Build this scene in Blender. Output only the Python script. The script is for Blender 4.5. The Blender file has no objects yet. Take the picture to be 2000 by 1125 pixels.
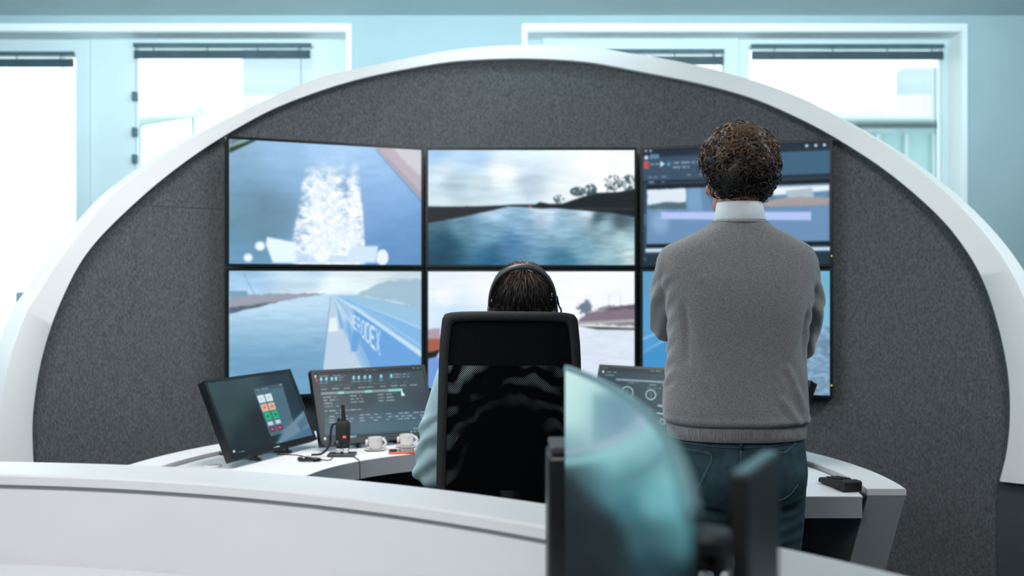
import bpy, bmesh, math, random
import numpy as np
from mathutils import Vector, Matrix
from mathutils.bvhtree import BVHTree

random.seed(7); RNG = np.random.default_rng(7)
SC = bpy.context.scene
COL = SC.collection
F, CAMZ, HY = 1944.0, 1.395, 545.0      # focal length in pixels of a 2000 px frame, eye height, horizon row


def P(px, py, d):
    return Vector(((px - 1000) / F * d, d, CAMZ - (py - HY) / F * d))


def lin(c):
    r = []
    for v in c:
        v = v / 255.0
        r.append(v / 12.92 if v <= .04045 else ((v + .055) / 1.055) ** 2.4)
    return r


# ------------------------------------------------------------------ materials
def mat(name, rgb, rough=.5, metal=0., var=0., scale=20., stretch=(1, 1, 1), bump=0., emit=0., coat=0., rgb2=None, detail=4., sheen=0., spec=.5):
    m = bpy.data.materials.new(name); m.use_nodes = True
    nt = m.node_tree; b = nt.nodes['Principled BSDF']
    c = lin(rgb) + [1]
    b.inputs['Roughness'].default_value = rough
    b.inputs['Metallic'].default_value = metal
    b.inputs['Specular IOR Level'].default_value = spec
    b.inputs['Coat Weight'].default_value = coat
    b.inputs['Sheen Weight'].default_value = sheen
    tc = nt.nodes.new('ShaderNodeTexCoord'); mp = nt.nodes.new('ShaderNodeMapping')
    mp.inputs['Scale'].default_value = stretch
    nt.links.new(tc.outputs['Object'], mp.inputs['Vector'])
    no = nt.nodes.new('ShaderNodeTexNoise'); no.inputs['Scale'].default_value = scale
    no.inputs['Detail'].default_value = detail
    nt.links.new(mp.outputs['Vector'], no.inputs['Vector'])
    rp = nt.nodes.new('ShaderNodeValToRGB')
    if rgb2 is None:
        lo = [max(0, v * (1 - var)) for v in c[:3]] + [1]; hi = [min(1, v * (1 + var)) for v in c[:3]] + [1]
    else:
        lo, hi = c, lin(rgb2) + [1]
    rp.color_ramp.elements[0].position = .35; rp.color_ramp.elements[1].position = .65
    rp.color_ramp.elements[0].color = lo; rp.color_ramp.elements[1].color = hi
    nt.links.new(no.outputs['Fac'], rp.inputs['Fac'])
    nt.links.new(rp.outputs['Color'], b.inputs['Base Color'])
    if emit:
        nt.links.new(rp.outputs['Color'], b.inputs['Emission Color']); b.inputs['Emission Strength'].default_value = emit
    if bump:
        bp = nt.nodes.new('ShaderNodeBump'); bp.inputs['Strength'].default_value = bump; bp.inputs['Distance'].default_value = .004
        nt.links.new(no.outputs['Fac'], bp.inputs['Height']); nt.links.new(bp.outputs['Normal'], b.inputs['Normal'])
    return m


M = {}
M['wall'] = mat('wall_paint', (176, 196, 203), .8, var=.03, scale=3)
M['ceiling'] = mat('ceiling_paint', (212, 230, 235), .8, var=.03, scale=2)
M['floor'] = mat('carpet', (62, 66, 70), .95, var=.25, scale=140, bump=.3)
M['frame'] = mat('window_paint', (222, 236, 240), .45, var=.02, scale=4)
M['lit_reveal'] = mat('lit_reveal_paint', (252, 254, 255), .4, var=.0)  # near-white stands in for daylight on the window reveals
M['blind'] = mat('blind_slats', (70, 98, 110), .5, var=.15, scale=8)
M['ring'] = mat('satin_white_shell', (244, 243, 243), .38, var=.02, scale=2)
M['felt'] = mat('felt', (66, 69, 72), 1., scale=190, stretch=(1, 1, .38), bump=.15, rgb2=(98, 101, 105), detail=2, sheen=.1)
M['plinth'] = mat('plinth_grey', (66, 71, 76), .7, var=.05, scale=8)
M['desk'] = mat('desk_white', (214, 214, 216), .35, var=.015, scale=3)
M['desk_side'] = mat('desk_side_shaded', (124, 128, 132), .45, var=.02, scale=5)  # shade on the desk's sides painted in as a darker grey
M['desk_dark'] = mat('desk_underside', (38, 41, 44), .8, var=.08, scale=6)
M['apron'] = mat('apron_shaded', (158, 160, 164), .5, var=.02, scale=5)  # shaded front edge of the white desk, darkened in its colour
M['slot'] = mat('slot_rubber', (45, 46, 48), .7, var=.5, scale=90)
M['black'] = mat('black_plastic', (14, 17, 19), .35, var=.15, scale=30)
M['blackmatte'] = mat('matte_black', (12, 14, 16), .65, var=.2, scale=40)
M['bezel'] = mat('bezel_black', (7, 18, 20), .3, var=.15, scale=30)
M['darkgrey'] = mat('dark_grey_plastic', (50, 52, 55), .45, var=.1, scale=20)
M['chrome'] = mat('chrome', (200, 200, 200), .18, metal=1., var=.05)
M['fabric_black'] = mat('chair_fabric', (6, 7, 9), .9, var=.35, scale=350, bump=.25, spec=.15)
M['fabric_edge'] = mat('chair_edge_fabric', (25, 28, 31), .8, var=.3, scale=350, bump=.25)
M['skin'] = mat('skin', (176, 128, 108), .5, var=.06, scale=25)
M['sweater'] = mat('heather_wool', (112, 110, 112), .95, scale=260, bump=.35, rgb2=(140, 138, 139), detail=6, sheen=.35)
M['rib'] = mat('ribbed_wool', (112, 108, 109), .95, scale=160, stretch=(3, 3, .25), bump=.6, rgb2=(146, 147, 150), sheen=.3)
M['shirt'] = mat('white_shirt', (222, 228, 232), .7, var=.03, scale=40, bump=.08)
M['blueshirt'] = mat('pale_blue_shirt', (163, 190, 196), .75, var=.06, scale=14, bump=.5)
M['jeans'] = mat('blue_denim', (26, 47, 58), .85, scale=26, bump=.35, rgb2=(38, 66, 78), detail=10)
M['stitch'] = mat('denim_stitch', (62, 92, 102), .8, var=.2, scale=80)
M['trouser'] = mat('dark_trousers', (28, 32, 40), .85, var=.2, scale=40)
M['shoe'] = mat('shoe_leather', (40, 32, 28), .45, var=.2, scale=30)
M['sole'] = mat('shoe_sole', (20, 20, 20), .7, var=.2, scale=30)
M['hairdark'] = mat('dark_brown_hair', (38, 27, 22), .7, var=.2)
M['cup'] = mat('porcelain', (212, 208, 206), .3, var=.02, scale=10, coat=.2)
M['orange'] = mat('orange_rubber', (214, 84, 46), .5, var=.08, scale=20)
M['orange_glow'] = mat('orange_label', (255, 96, 40), .5, var=.05, scale=20, emit=.5)
M['yellow_led'] = mat('amber_led', (215, 190, 40), .4, var=.05, emit=1.2)
M['glassphone'] = mat('phone_glass', (20, 26, 30), .08, var=.1, scale=12, coat=.5)
M['eye'] = mat('eye_white', (225, 225, 220), .2, var=.02)
M['building'] = mat('facade_pale', (182, 196, 210), .8, var=.03, scale=.6)
M['building2'] = mat('facade_teal', (150, 182, 186), .8, var=.08, scale=.6)
M['steel'] = mat('outdoor_steel', (178, 196, 198), .6, var=.05, scale=1)
M['pavement'] = mat('pavement', (200, 215, 218), .9, var=.05, scale=1)
M['greybox'] = mat('grey_sheet', (168, 192, 200), .6, var=.05, scale=3)


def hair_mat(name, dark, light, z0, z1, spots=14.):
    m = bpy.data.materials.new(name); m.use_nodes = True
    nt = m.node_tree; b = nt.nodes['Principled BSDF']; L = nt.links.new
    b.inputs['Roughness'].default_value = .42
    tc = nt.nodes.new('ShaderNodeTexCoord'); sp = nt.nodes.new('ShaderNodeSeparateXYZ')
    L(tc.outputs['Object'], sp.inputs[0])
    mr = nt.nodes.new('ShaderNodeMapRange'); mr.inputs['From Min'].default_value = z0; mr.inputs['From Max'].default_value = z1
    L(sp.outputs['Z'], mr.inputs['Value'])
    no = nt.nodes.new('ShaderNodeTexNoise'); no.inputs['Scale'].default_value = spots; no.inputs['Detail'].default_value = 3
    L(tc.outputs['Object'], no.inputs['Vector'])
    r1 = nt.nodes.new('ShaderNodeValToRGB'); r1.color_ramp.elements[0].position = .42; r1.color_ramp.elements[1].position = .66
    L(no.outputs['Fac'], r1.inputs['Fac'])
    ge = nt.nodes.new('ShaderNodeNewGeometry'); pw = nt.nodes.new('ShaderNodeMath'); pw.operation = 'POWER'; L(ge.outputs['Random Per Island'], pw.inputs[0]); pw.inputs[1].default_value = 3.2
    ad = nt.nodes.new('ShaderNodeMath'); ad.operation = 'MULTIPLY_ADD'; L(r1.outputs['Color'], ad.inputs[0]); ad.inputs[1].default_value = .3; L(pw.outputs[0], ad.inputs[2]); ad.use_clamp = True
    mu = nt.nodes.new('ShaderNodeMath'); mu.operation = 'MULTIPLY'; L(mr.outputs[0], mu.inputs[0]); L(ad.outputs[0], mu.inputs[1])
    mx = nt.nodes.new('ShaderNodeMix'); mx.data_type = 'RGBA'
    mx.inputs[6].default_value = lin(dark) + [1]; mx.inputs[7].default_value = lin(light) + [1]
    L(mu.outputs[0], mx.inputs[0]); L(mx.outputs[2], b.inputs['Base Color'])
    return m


def glass_mat():
    m = bpy.data.materials.new('window_glass'); m.use_nodes = True
    nt = m.node_tree; nt.nodes.clear(); L = nt.links.new
    o = nt.nodes.new('ShaderNodeOutputMaterial'); t = nt.nodes.new('ShaderNodeBsdfTransparent')
    t.inputs['Color'].default_value = (.95, .99, .99, 1)
    g = nt.nodes.new('ShaderNodeBsdfGlossy'); g.inputs['Roughness'].default_value = .03
    fr = nt.nodes.new('ShaderNodeFresnel'); fr.inputs['IOR'].default_value = 1.35
    mx = nt.nodes.new('ShaderNodeMixShader'); L(fr.outputs[0], mx.inputs[0]); L(t.outputs[0], mx.inputs[1]); L(g.outputs[0], mx.inputs[2])
    L(mx.outputs[0], o.inputs['Surface'])
    return m


M['glass'] = glass_mat()


def mesh_fabric(name, pitch, ang, openmax):
    """Woven net: a fine lattice of holes, with highlight streaks painted into the thread colour."""
    m = bpy.data.materials.new(name); m.use_nodes = True
    nt = m.node_tree; nt.nodes.clear(); L = nt.links.new; N = nt.nodes.new
    o = N('ShaderNodeOutputMaterial'); t = N('ShaderNodeBsdfTransparent'); p = N('ShaderNodeBsdfPrincipled')
    p.inputs['Base Color'].default_value = (.003, .0035, .004, 1); p.inputs['Roughness'].default_value = 1; p.inputs['Specular IOR Level'].default_value = 0
    tc = N('ShaderNodeTexCoord'); mp = N('ShaderNodeMapping'); mp.inputs['Rotation'].default_value = (0, ang, 0)
    L(tc.outputs['Object'], mp.inputs['Vector'])
    sp = N('ShaderNodeSeparateXYZ'); L(mp.outputs[0], sp.inputs[0])

    def math_(op, a, b=None):
        n = N('ShaderNodeMath'); n.operation = op
        for i, v in enumerate((a, b)):
            if v is None: continue
            if isinstance(v, (int, float)): n.inputs[i].default_value = v
            else: L(v, n.inputs[i])
        return n.outputs[0]
    k = 2 * math.pi / pitch
    sx = math_('SINE', math_('MULTIPLY', sp.outputs['X'], k)); sz = math_('SINE', math_('MULTIPLY', sp.outputs['Z'], k))
    hole = math_('GREATER_THAN', math_('MULTIPLY', sx, sz), .12)
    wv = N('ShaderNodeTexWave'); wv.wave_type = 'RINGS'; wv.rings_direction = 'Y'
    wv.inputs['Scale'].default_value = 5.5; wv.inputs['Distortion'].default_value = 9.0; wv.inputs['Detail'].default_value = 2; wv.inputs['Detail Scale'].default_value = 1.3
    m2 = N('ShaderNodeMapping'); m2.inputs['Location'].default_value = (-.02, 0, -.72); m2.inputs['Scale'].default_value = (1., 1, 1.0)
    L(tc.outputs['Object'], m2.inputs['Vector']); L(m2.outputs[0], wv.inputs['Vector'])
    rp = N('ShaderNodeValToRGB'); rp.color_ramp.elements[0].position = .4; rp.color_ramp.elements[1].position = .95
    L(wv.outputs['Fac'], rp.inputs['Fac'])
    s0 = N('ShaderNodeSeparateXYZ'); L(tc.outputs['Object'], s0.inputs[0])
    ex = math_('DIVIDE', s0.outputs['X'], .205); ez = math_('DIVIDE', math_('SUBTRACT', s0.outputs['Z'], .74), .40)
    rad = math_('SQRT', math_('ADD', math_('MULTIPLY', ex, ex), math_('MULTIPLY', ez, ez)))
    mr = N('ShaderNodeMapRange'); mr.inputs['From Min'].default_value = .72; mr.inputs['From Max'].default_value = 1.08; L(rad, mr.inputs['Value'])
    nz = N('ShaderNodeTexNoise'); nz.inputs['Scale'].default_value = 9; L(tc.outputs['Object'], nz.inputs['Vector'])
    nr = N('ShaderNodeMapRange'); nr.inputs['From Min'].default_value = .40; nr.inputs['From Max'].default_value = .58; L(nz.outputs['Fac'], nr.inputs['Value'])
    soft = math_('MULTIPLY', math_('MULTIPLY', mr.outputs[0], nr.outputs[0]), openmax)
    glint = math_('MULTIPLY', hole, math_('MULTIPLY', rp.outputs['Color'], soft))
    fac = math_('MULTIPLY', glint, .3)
    cm = N('ShaderNodeMix'); cm.data_type = 'RGBA'; cm.inputs[6].default_value = (.003, .0035, .004, 1); cm.inputs[7].default_value = (.19, .215, .225, 1)  # pale streak colour: highlights on the net painted in
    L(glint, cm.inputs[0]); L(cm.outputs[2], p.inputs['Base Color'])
    mx = N('ShaderNodeMixShader'); L(fac, mx.inputs[0]); L(p.outputs[0], mx.inputs[1]); L(t.outputs[0], mx.inputs[2])
    L(mx.outputs[0], o.inputs['Surface'])
    return m


M['net'] = mesh_fabric('chair_net', .0065, .0, 1.0)

SCREEN_STRENGTH = 1.07


def screen_mat():
    m = bpy.data.materials.new('lit_screen'); m.use_nodes = True
    nt = m.node_tree; b = nt.nodes['Principled BSDF']
    b.inputs['Base Color'].default_value = (.01, .012, .014, 1); b.inputs['Roughness'].default_value = .25
    b.inputs['Specular IOR Level'].default_value = .1
    a = nt.nodes.new('ShaderNodeVertexColor'); a.layer_name = 'picture'
    nt.links.new(a.outputs['Color'], b.inputs['Emission Color']); b.inputs['Emission Strength'].default_value = SCREEN_STRENGTH
    return m


M['screen'] = screen_mat()
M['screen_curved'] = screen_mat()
M['screen_curved'].name = 'painted_reflection_screen'
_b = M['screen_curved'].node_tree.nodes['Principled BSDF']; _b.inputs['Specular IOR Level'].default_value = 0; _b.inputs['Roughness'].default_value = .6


# ------------------------------------------------------------------ object helpers
def tag(o, label=None, cat=None, group=None, kind=None):
    if label: o['label'] = label
    if cat: o['category'] = cat
    if group: o['group'] = group
    if kind: o['kind'] = kind
    return o


def thing(name, loc, label, cat, group=None):
    o = bpy.data.objects.new(name, None); o.location = loc; o.empty_display_size = .1
    COL.objects.link(o); return tag(o, label, cat, group)


def link(name, me, m, parent=None, origin=None):
    """Vertices come in world coordinates; origin (or the parent's root) becomes the object's own origin."""
    o = bpy.data.objects.new(name, me)
    if m is not None: me.materials.clear(); me.materials.append(m)
    COL.objects.link(o)
    if parent is not None:
        root = parent
        while root.parent: root = root.parent
        me.transform(Matrix.Translation(-root.location)); o.parent = parent
    elif origin is not None:
        me.transform(Matrix.Translation(-Vector(origin))); o.location = origin
    return o


def mk(name, bm, m, parent=None, smooth=False, origin=None, angle=None):
    bmesh.ops.recalc_face_normals(bm, faces=bm.faces)
    me = bpy.data.meshes.new(name); bm.to_mesh(me); bm.free()
    if smooth:
        me.polygons.foreach_set('use_smooth', [True] * len(me.polygons))
        if angle:
            me.set_sharp_from_angle(angle=math.radians(angle))
    return link(name, me, m, parent, origin)


def struct(name, bm, m, parent=None, smooth=False):
    o = mk(name, bm, m, parent, smooth)
    o['kind'] = 'structure'
    return o


def box(bm, x0, x1, y0, y1, z0, z1, mx=None, bev=0.):
    b = bmesh.new(); bmesh.ops.create_cube(b, size=1)
    bmesh.ops.scale(b, vec=(x1 - x0, y1 - y0, z1 - z0), verts=b.verts)
    bmesh.ops.translate(b, vec=((x0 + x1) / 2, (y0 + y1) / 2, (z0 + z1) / 2), verts=b.verts)
    if bev: bmesh.ops.bevel(b, geom=b.edges[:], offset=bev, segments=3, affect='EDGES', profile=.5)
    if mx is not None: bmesh.ops.transform(b, matrix=mx, verts=b.verts)
    me = bpy.data.meshes.new('t'); b.to_mesh(me); b.free(); bm.from_mesh(me); bpy.data.meshes.remove(me)


def ring_faces(bm, rings, cap=True, closed=True, loop=False):
    vs = [[bm.verts.new(p) for p in r] for r in rings]
    n = len(rings[0]); R = len(rings)
    for i in range(R if loop else R - 1):
        a, b = vs[i], vs[(i + 1) % R]
        for j in range(n if closed else n - 1):
            k = (j + 1) % n
            bm.faces.new((a[j], a[k], b[k], b[j]))
    if cap and not loop:
        bm.faces.new(vs[0][::-1]); bm.faces.new(vs[-1])


def tube(bm, pts, rad, n=8, cap=True, squash=None):
    pts = [Vector(p) for p in pts]; m = len(pts)
    if not hasattr(rad, '__len__'): rad = [rad] * m
    up = Vector((0, 0, 1)); rings = []; prev = None
    for i in range(m):
        t = (pts[min(i + 1, m - 1)] - pts[max(i - 1, 0)]).normalized()
        if prev is None:
            a = t.cross(up)
            if a.length < .05: a = t.cross(Vector((0, 1, 0)))
        else:
            a = prev - t * prev.dot(t)
        a.normalize(); b = t.cross(a); prev = a
        s = squash or 1.
        rings.append([pts[i] + (a * math.cos(2 * math.pi * k / n) + b * s * math.sin(2 * math.pi * k / n)) * rad[i] for k in range(n)])
    ring_faces(bm, rings, cap)


def sphere(bm, c, r, mx=None, u=20, v=12):
    if not hasattr(r, '__len__'): r = (r, r, r)
    T = Matrix.Translation(c) @ (mx or Matrix.Identity(4)) @ Matrix.Diagonal((r[0], r[1], r[2], 1))
    bmesh.ops.create_uvsphere(bm, u_segments=u, v_segments=v, radius=1, matrix=T)


def lathe(bm, c, prof, n=28, cap=True, axis=None):
    rings = []
    for r, z in prof:
        rings.append([Vector((r * math.cos(2 * math.pi * k / n), r * math.sin(2 * math.pi * k / n), z)) for k in range(n)])
    mx = Matrix.Translation(c) @ (axis or Matrix.Identity(4))
    rings = [[mx @ p for p in r] for r in rings]
    ring_faces(bm, rings, cap)


def crom(pts, n):
    """Catmull-Rom through pts, n samples evenly by length."""
    pts = np.array(pts, float)
    p = np.vstack([2 * pts[0] - pts[1], pts, 2 * pts[-1] - pts[-2]])
    out = []
    for i in range(1, len(p) - 2):
        for t in np.linspace(0, 1, 24, endpoint=False):
            a, b, c, d = p[i - 1], p[i], p[i + 1], p[i + 2]
            out.append(.5 * ((2 * b) + (-a + c) * t + (2 * a - 5 * b + 4 * c - d) * t * t + (-a + 3 * b - 3 * c + d) * t ** 3))
    out.append(pts[-1]); out = np.array(out)
    s = np.r_[0, np.cumsum(np.linalg.norm(np.diff(out, axis=0), axis=1))]
    q = np.linspace(0, s[-1], n)
    return np.stack([np.interp(q, s, out[:, k]) for k in range(out.shape[1])], 1)


def arc_slab(bm, c, r0t, r1t, z1, z0, a0, a1, n=48, r0b=None, r1b=None, bev=0.):
    """Ring sector between radii r0..r1 (top), optionally other radii at the bottom (a leaning wall)."""
    r0b = r0t if r0b is None else r0b; r1b = r1t if r1b is None else r1b
    rings = []
    for i in range(n + 1):
        a = math.radians(a0 + (a1 - a0) * i / n); u = Vector((math.cos(a), math.sin(a), 0)); C = Vector((c[0], c[1], 0))
        sec = [(r0b, z0), (r1b, z0), (r1t, z1 - bev), (r1t - bev, z1), (r0t + bev, z1), (r0t, z1 - bev)] if bev else [(r0b, z0), (r1b, z0), (r1t, z1), (r0t, z1)]
        rings.append([C + u * r + Vector((0, 0, z)) for r, z in sec])
    ring_faces(bm, rings)


def remesh(bm, name, voxel, smooth_it=6, m=None, parent=None, edit=None, origin=None, smooth_f=.5):
    bmesh.ops.recalc_face_normals(bm, faces=bm.faces)
    me = bpy.data.meshes.new(name + '_raw'); bm.to_mesh(me); bm.free()
    o = bpy.data.objects.new(name + '_raw', me); COL.objects.link(o)
    r = o.modifiers.new('r', 'REMESH'); r.mode = 'VOXEL'; r.voxel_size = voxel
    s = o.modifiers.new('s', 'SMOOTH'); s.iterations = smooth_it; s.factor = smooth_f
    dg = bpy.context.evaluated_depsgraph_get()
    new = bpy.data.meshes.new_from_object(o.evaluated_get(dg)); new.name = name
    bpy.data.objects.remove(o); bpy.data.meshes.remove(me)
    new.polygons.foreach_set('use_smooth', [True] * len(new.polygons))
    if edit:
        n = len(new.vertices); co = np.empty(n * 3); new.vertices.foreach_get('co', co); co = co.reshape(-1, 3)
        no = np.empty(n * 3); new.vertices.foreach_get('normal', no); no = no.reshape(-1, 3)
        co = edit(co, no); new.vertices.foreach_set('co', co.ravel()); new.update()
    return link(name, new, m, parent, origin)


# ------------------------------------------------------------------ pictures for the screens (colours computed per vertex)
def hash2(ix, iy, s):
    h = np.sin(ix * 127.1 + iy * 311.7 + s * 74.7) * 43758.5453
    return h - np.floor(h)


def vnoise(x, y, s=0):
    ix, iy = np.floor(x), np.floor(y); fx, fy = x - ix, y - iy
    fx = fx * fx * (3 - 2 * fx); fy = fy * fy * (3 - 2 * fy)
    a = hash2(ix, iy, s); b = hash2(ix + 1, iy, s); c = hash2(ix, iy + 1, s); d = hash2(ix + 1, iy + 1, s)
    return (a * (1 - fx) + b * fx) * (1 - fy) + (c * (1 - fx) + d * fx) * fy


def fbm(x, y, s=0, o=4):
    r = 0; a = .5; t = 0
    for i in range(o):
        r = r + a * vnoise(x * 2 ** i, y * 2 ** i, s + i * 3.1); t += a; a *= .5
    return r / t


def sstep(a, b, x):
    t = np.clip((x - a) / (b - a), 0, 1); return t * t * (3 - 2 * t)


class Art:
    def __init__(s, X, Y):
        s.X, s.Y = X, Y; s.C = np.zeros((len(X), 3))

    def fill(s, c): s.C[:] = c

    def blend(s, m, c): m = np.clip(m, 0, 1)[:, None]; s.C = s.C * (1 - m) + np.array(c, float) * m

    def gradg(s, keys, sg):
        W = 0; A = 0
        for x, y, c in keys:
            w = np.exp(-((s.X - x) ** 2 + (s.Y - y) ** 2) / (2 * sg * sg)) + 1e-7; W = W + w; A = A + w[:, None] * np.array(c, float)
        s.C = A / W[:, None]

    def grad(s, keys):
        """Smooth field through sample points (x, y, colour)."""
        W = 0; A = 0
        for x, y, c in keys:
            w = 1. / ((s.X - x) ** 2 + (s.Y - y) ** 2 + 60.) ** 1.6
            W = W + w; A = A + w[:, None] * np.array(c, float)
        s.C = A / W[:, None]

    def sd(s, pts, X=None, Y=None):
        X = s.X if X is None else X; Y = s.Y if Y is None else Y
        d = np.full(len(X), 1e9); ins = np.zeros(len(X), bool)
        for i in range(len(pts)):
            x0, y0 = pts[i]; x1, y1 = pts[(i + 1) % len(pts)]
            vx, vy = x1 - x0, y1 - y0
            t = np.clip(((X - x0) * vx + (Y - y0) * vy) / (vx * vx + vy * vy + 1e-9), 0, 1)
            d = np.minimum(d, np.hypot(X - x0 - t * vx, Y - y0 - t * vy))
            cr = ((y0 > Y) != (y1 > Y)) & (X < (x1 - x0) * (Y - y0) / (y1 - y0 + 1e-12) + x0)
            ins ^= cr
        return np.where(ins, -d, d)

    def poly(s, pts, c, soft=1.2, a=1., rough=0., rs=8., seed=1):
        X, Y = s.X, s.Y
        if rough:
            X = X + (fbm(s.X / rs, s.Y / rs, seed) - .5) * 2 * rough; Y = Y + (fbm(s.X / rs, s.Y / rs, seed + 9) - .5) * 2 * rough
        m = 1 - sstep(-soft, soft, s.sd(pts, X, Y)); s.blend(m * a, c); return m

    def line(s, x0, y0, x1, y1, w0, c, w1=None, a=1., soft=.8):
        w1 = w0 if w1 is None else w1
        vx, vy = x1 - x0, y1 - y0
        t = np.clip(((s.X - x0) * vx + (s.Y - y0) * vy) / (vx * vx + vy * vy), 0, 1)
        d = np.hypot(s.X - x0 - t * vx, s.Y - y0 - t * vy) - (w0 + (w1 - w0) * t) / 2
        s.blend((1 - sstep(-soft, soft, d)) * a, c)

    def disc(s, x, y, rx, ry, c, a=1., soft=1., ring=0.):
        d = (np.hypot((s.X - x) / rx, (s.Y - y) / ry) - 1) * min(rx, ry)
        if ring: d = np.abs(d) - ring
        s.blend((1 - sstep(-soft, soft, d)) * a, c)

    def words(s, x0, y0, x1, y1, h, c, seed=0, gap=.3, a=.8, wl=(6, 18)):
        """A run of small type: words as short bars broken by letter-size noise."""
        L = math.hypot(x1 - x0, y1 - y0); ux, uy = (x1 - x0) / L, (y1 - y0) / L
        u = (s.X - x0) * ux + (s.Y - y0) * uy; v = (s.Y - y0) * ux - (s.X - x0) * uy
        r = random.Random(seed); p = 0
        while p < L:
            w = min(r.uniform(*wl), L - p)
            m = (1 - sstep(-.5, .5, np.abs(v) - h / 2)) * (1 - sstep(-.5, .5, np.abs(u - p - w / 2) - w / 2))
            m = m * (.55 + .45 * (hash2(np.floor(u / 1.3), 0 * u, seed) > .3))
            s.blend(m * a, c); p += w + r.uniform(2, 5)
            if r.random() < gap: p += r.uniform(4, 14)


FONT = {'V': ["10001", "10001", "10001", "10001", "01010", "01010", "00100"], 'E': ["11111", "10000", "10000", "11110", "10000", "10000", "11111"],
        'R': ["11110", "10001", "10001", "11110", "10100", "10010", "10001"], 'O': ["01110", "10001", "10001", "10001", "10001", "10001", "01110"],
        'D': ["11110", "10001", "10001", "10001", "10001", "10001", "11110"], 'X': ["10001", "01010", "01010", "00100", "01010", "01010", "10001"]}


def homog(src, dst):
    A = []; b = []
    for (x, y), (u, v) in zip(src, dst):
        A.append([x, y, 1, 0, 0, 0, -u * x, -u * y]); b.append(u)
        A.append([0, 0, 0, x, y, 1, -v * x, -v * y]); b.append(v)
    h = np.linalg.solve(np.array(A, float), np.array(b, float)); return np.append(h, 1).reshape(3, 3)


def happly(H, x, y):
    w = H[2, 0] * x + H[2, 1] * y + H[2, 2]
    return (H[0, 0] * x + H[0, 1] * y + H[0, 2]) / w, (H[1, 0] * x + H[1, 1] * y + H[1, 2]) / w


def hull_text(A, txt, quad, c, a=.9):
    (ax, ay), (bx, by), (cx, cy), (dx, dy) = quad; t = (A.X - ax) / (bx - ax)
    top = ay + (by - ay) * t; bot = dy + (cy - dy) * t
    u = np.clip(t, -1, 2); u = np.sign(u) * np.abs(u) ** .8 * (len(txt) * 6 - 1); v = (A.Y - top) / (bot - top) * 7
    m = np.zeros(len(A.X)); ok = (u >= 0) & (v >= 0) & (v < 7) & (u < len(txt) * 6)
    iu = np.clip(u.astype(int), 0, len(txt) * 6 - 1); iv = np.clip(v.astype(int), 0, 6)
    G = np.zeros((7, len(txt) * 6))
    for k, ch in enumerate(txt):
        for r in range(7):
            for q in range(5): G[r, k * 6 + q] = FONT[ch][r][q] == '1'
    m[ok] = G[iv[ok], iu[ok]]
    A.blend(m * a, c)


def art_wake(X, Y):
    A = Art(X, Y)
    A.gradg([(455, 290, (140, 176, 204)), (640, 285, (168, 205, 240)), (540, 300, (155, 194, 232)), (520, 400, (112, 146, 172)), (480, 440, (104, 142, 162)), (500, 410, (92, 128, 146)), (460, 380, (112, 152, 180)), (470, 340, (130, 168, 200)), (560, 340, (138, 176, 214)),
             (740, 320, (158, 196, 236)), (800, 430, (112, 158, 208)), (760, 470, (98, 144, 192)), (810, 500, (96, 142, 190)), (460, 500, (104, 152, 190)), (730, 400, (130, 170, 216)), (600, 480, (120, 160, 200)), (640, 400, (130, 165, 200)), (780, 370, (140, 182, 226))], 34)
    A.C *= (.96 + .08 * fbm(X / 30, Y / 9, 3))[:, None]
    v = (Y - 285) / 225.
    n = fbm(X / 13, Y / 8, 5, 5); n2 = fbm(X / 5, Y / 4, 8, 3)
    left = 1 - np.abs(X - (605 + 16 * v)) / (12 + 48 * np.clip(v, 0, .9)); right = 1 - np.abs(X - (683 + 2 * v - 10 * v * v)) / (6 + 24 * v)
    mid = 1 - np.abs(X - 640) / (12 + 42 * v)
    f = np.maximum(np.maximum(left, right), mid * sstep(.1, .5, v))
    m = sstep(.24, .68, n * .62 + n2 * .25 + .16 * np.clip(v, 0, .8) + np.clip(f, -1, 1) * .34 - .05) * sstep(-.02, .12, f + .12) * sstep(.06, .36, v + .12 * (n - .5))
    A.blend(m * .92, (226, 238, 248)); A.blend(m * m * sstep(.35, .7, n2), (250, 253, 255))
    for p, r in (((480, 504), 8), ((502, 481), 9)): A.disc(p[0], p[1], r, r, (236, 247, 252), 1, 3)
    A.poly([(515, 463), (569, 474), (572, 514), (526, 514), (513, 478)], (226, 243, 252), 2)
    A.poly([(569, 490), (600, 500), (700, 500), (692, 514), (569, 514)], (190, 215, 240), 3, .8)
    A.disc(620, 503, 14, 10, (240, 248, 253)); A.poly([(678, 482), (732, 481), (736, 514), (665, 514)], (205, 226, 245), 2)
    A.disc(742, 504, 12, 16, (228, 241, 250)); A.line(733, 484, 728, 512, 1.5, (110, 140, 170), a=.6)
    A.poly([(726, 280), (828, 283), (828, 382), (800, 352), (766, 318)], (186, 176, 188), 1.5, rough=2)
    A.poly([(760, 281), (828, 284), (828, 345), (790, 315)], (205, 205, 212), 3, .9, rough=4)
    A.poly([(795, 283), (828, 284), (828, 300)], (170, 200, 215), 2, .8)
    A.line(730, 285, 826, 385, 5, (188, 150, 142), 9, .7, 2); A.line(728, 290, 826, 396, 1.6, (95, 105, 120), a=.7)
    A.poly([(446, 284), (486, 270), (500, 268), (446, 296)], (38, 54, 50), 1); A.line(447, 285, 476, 273, 3, (120, 150, 70), a=.8)
    A.poly([(446, 266), (478, 266), (446, 281)], (110, 130, 140), 2)
    return A.C


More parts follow.
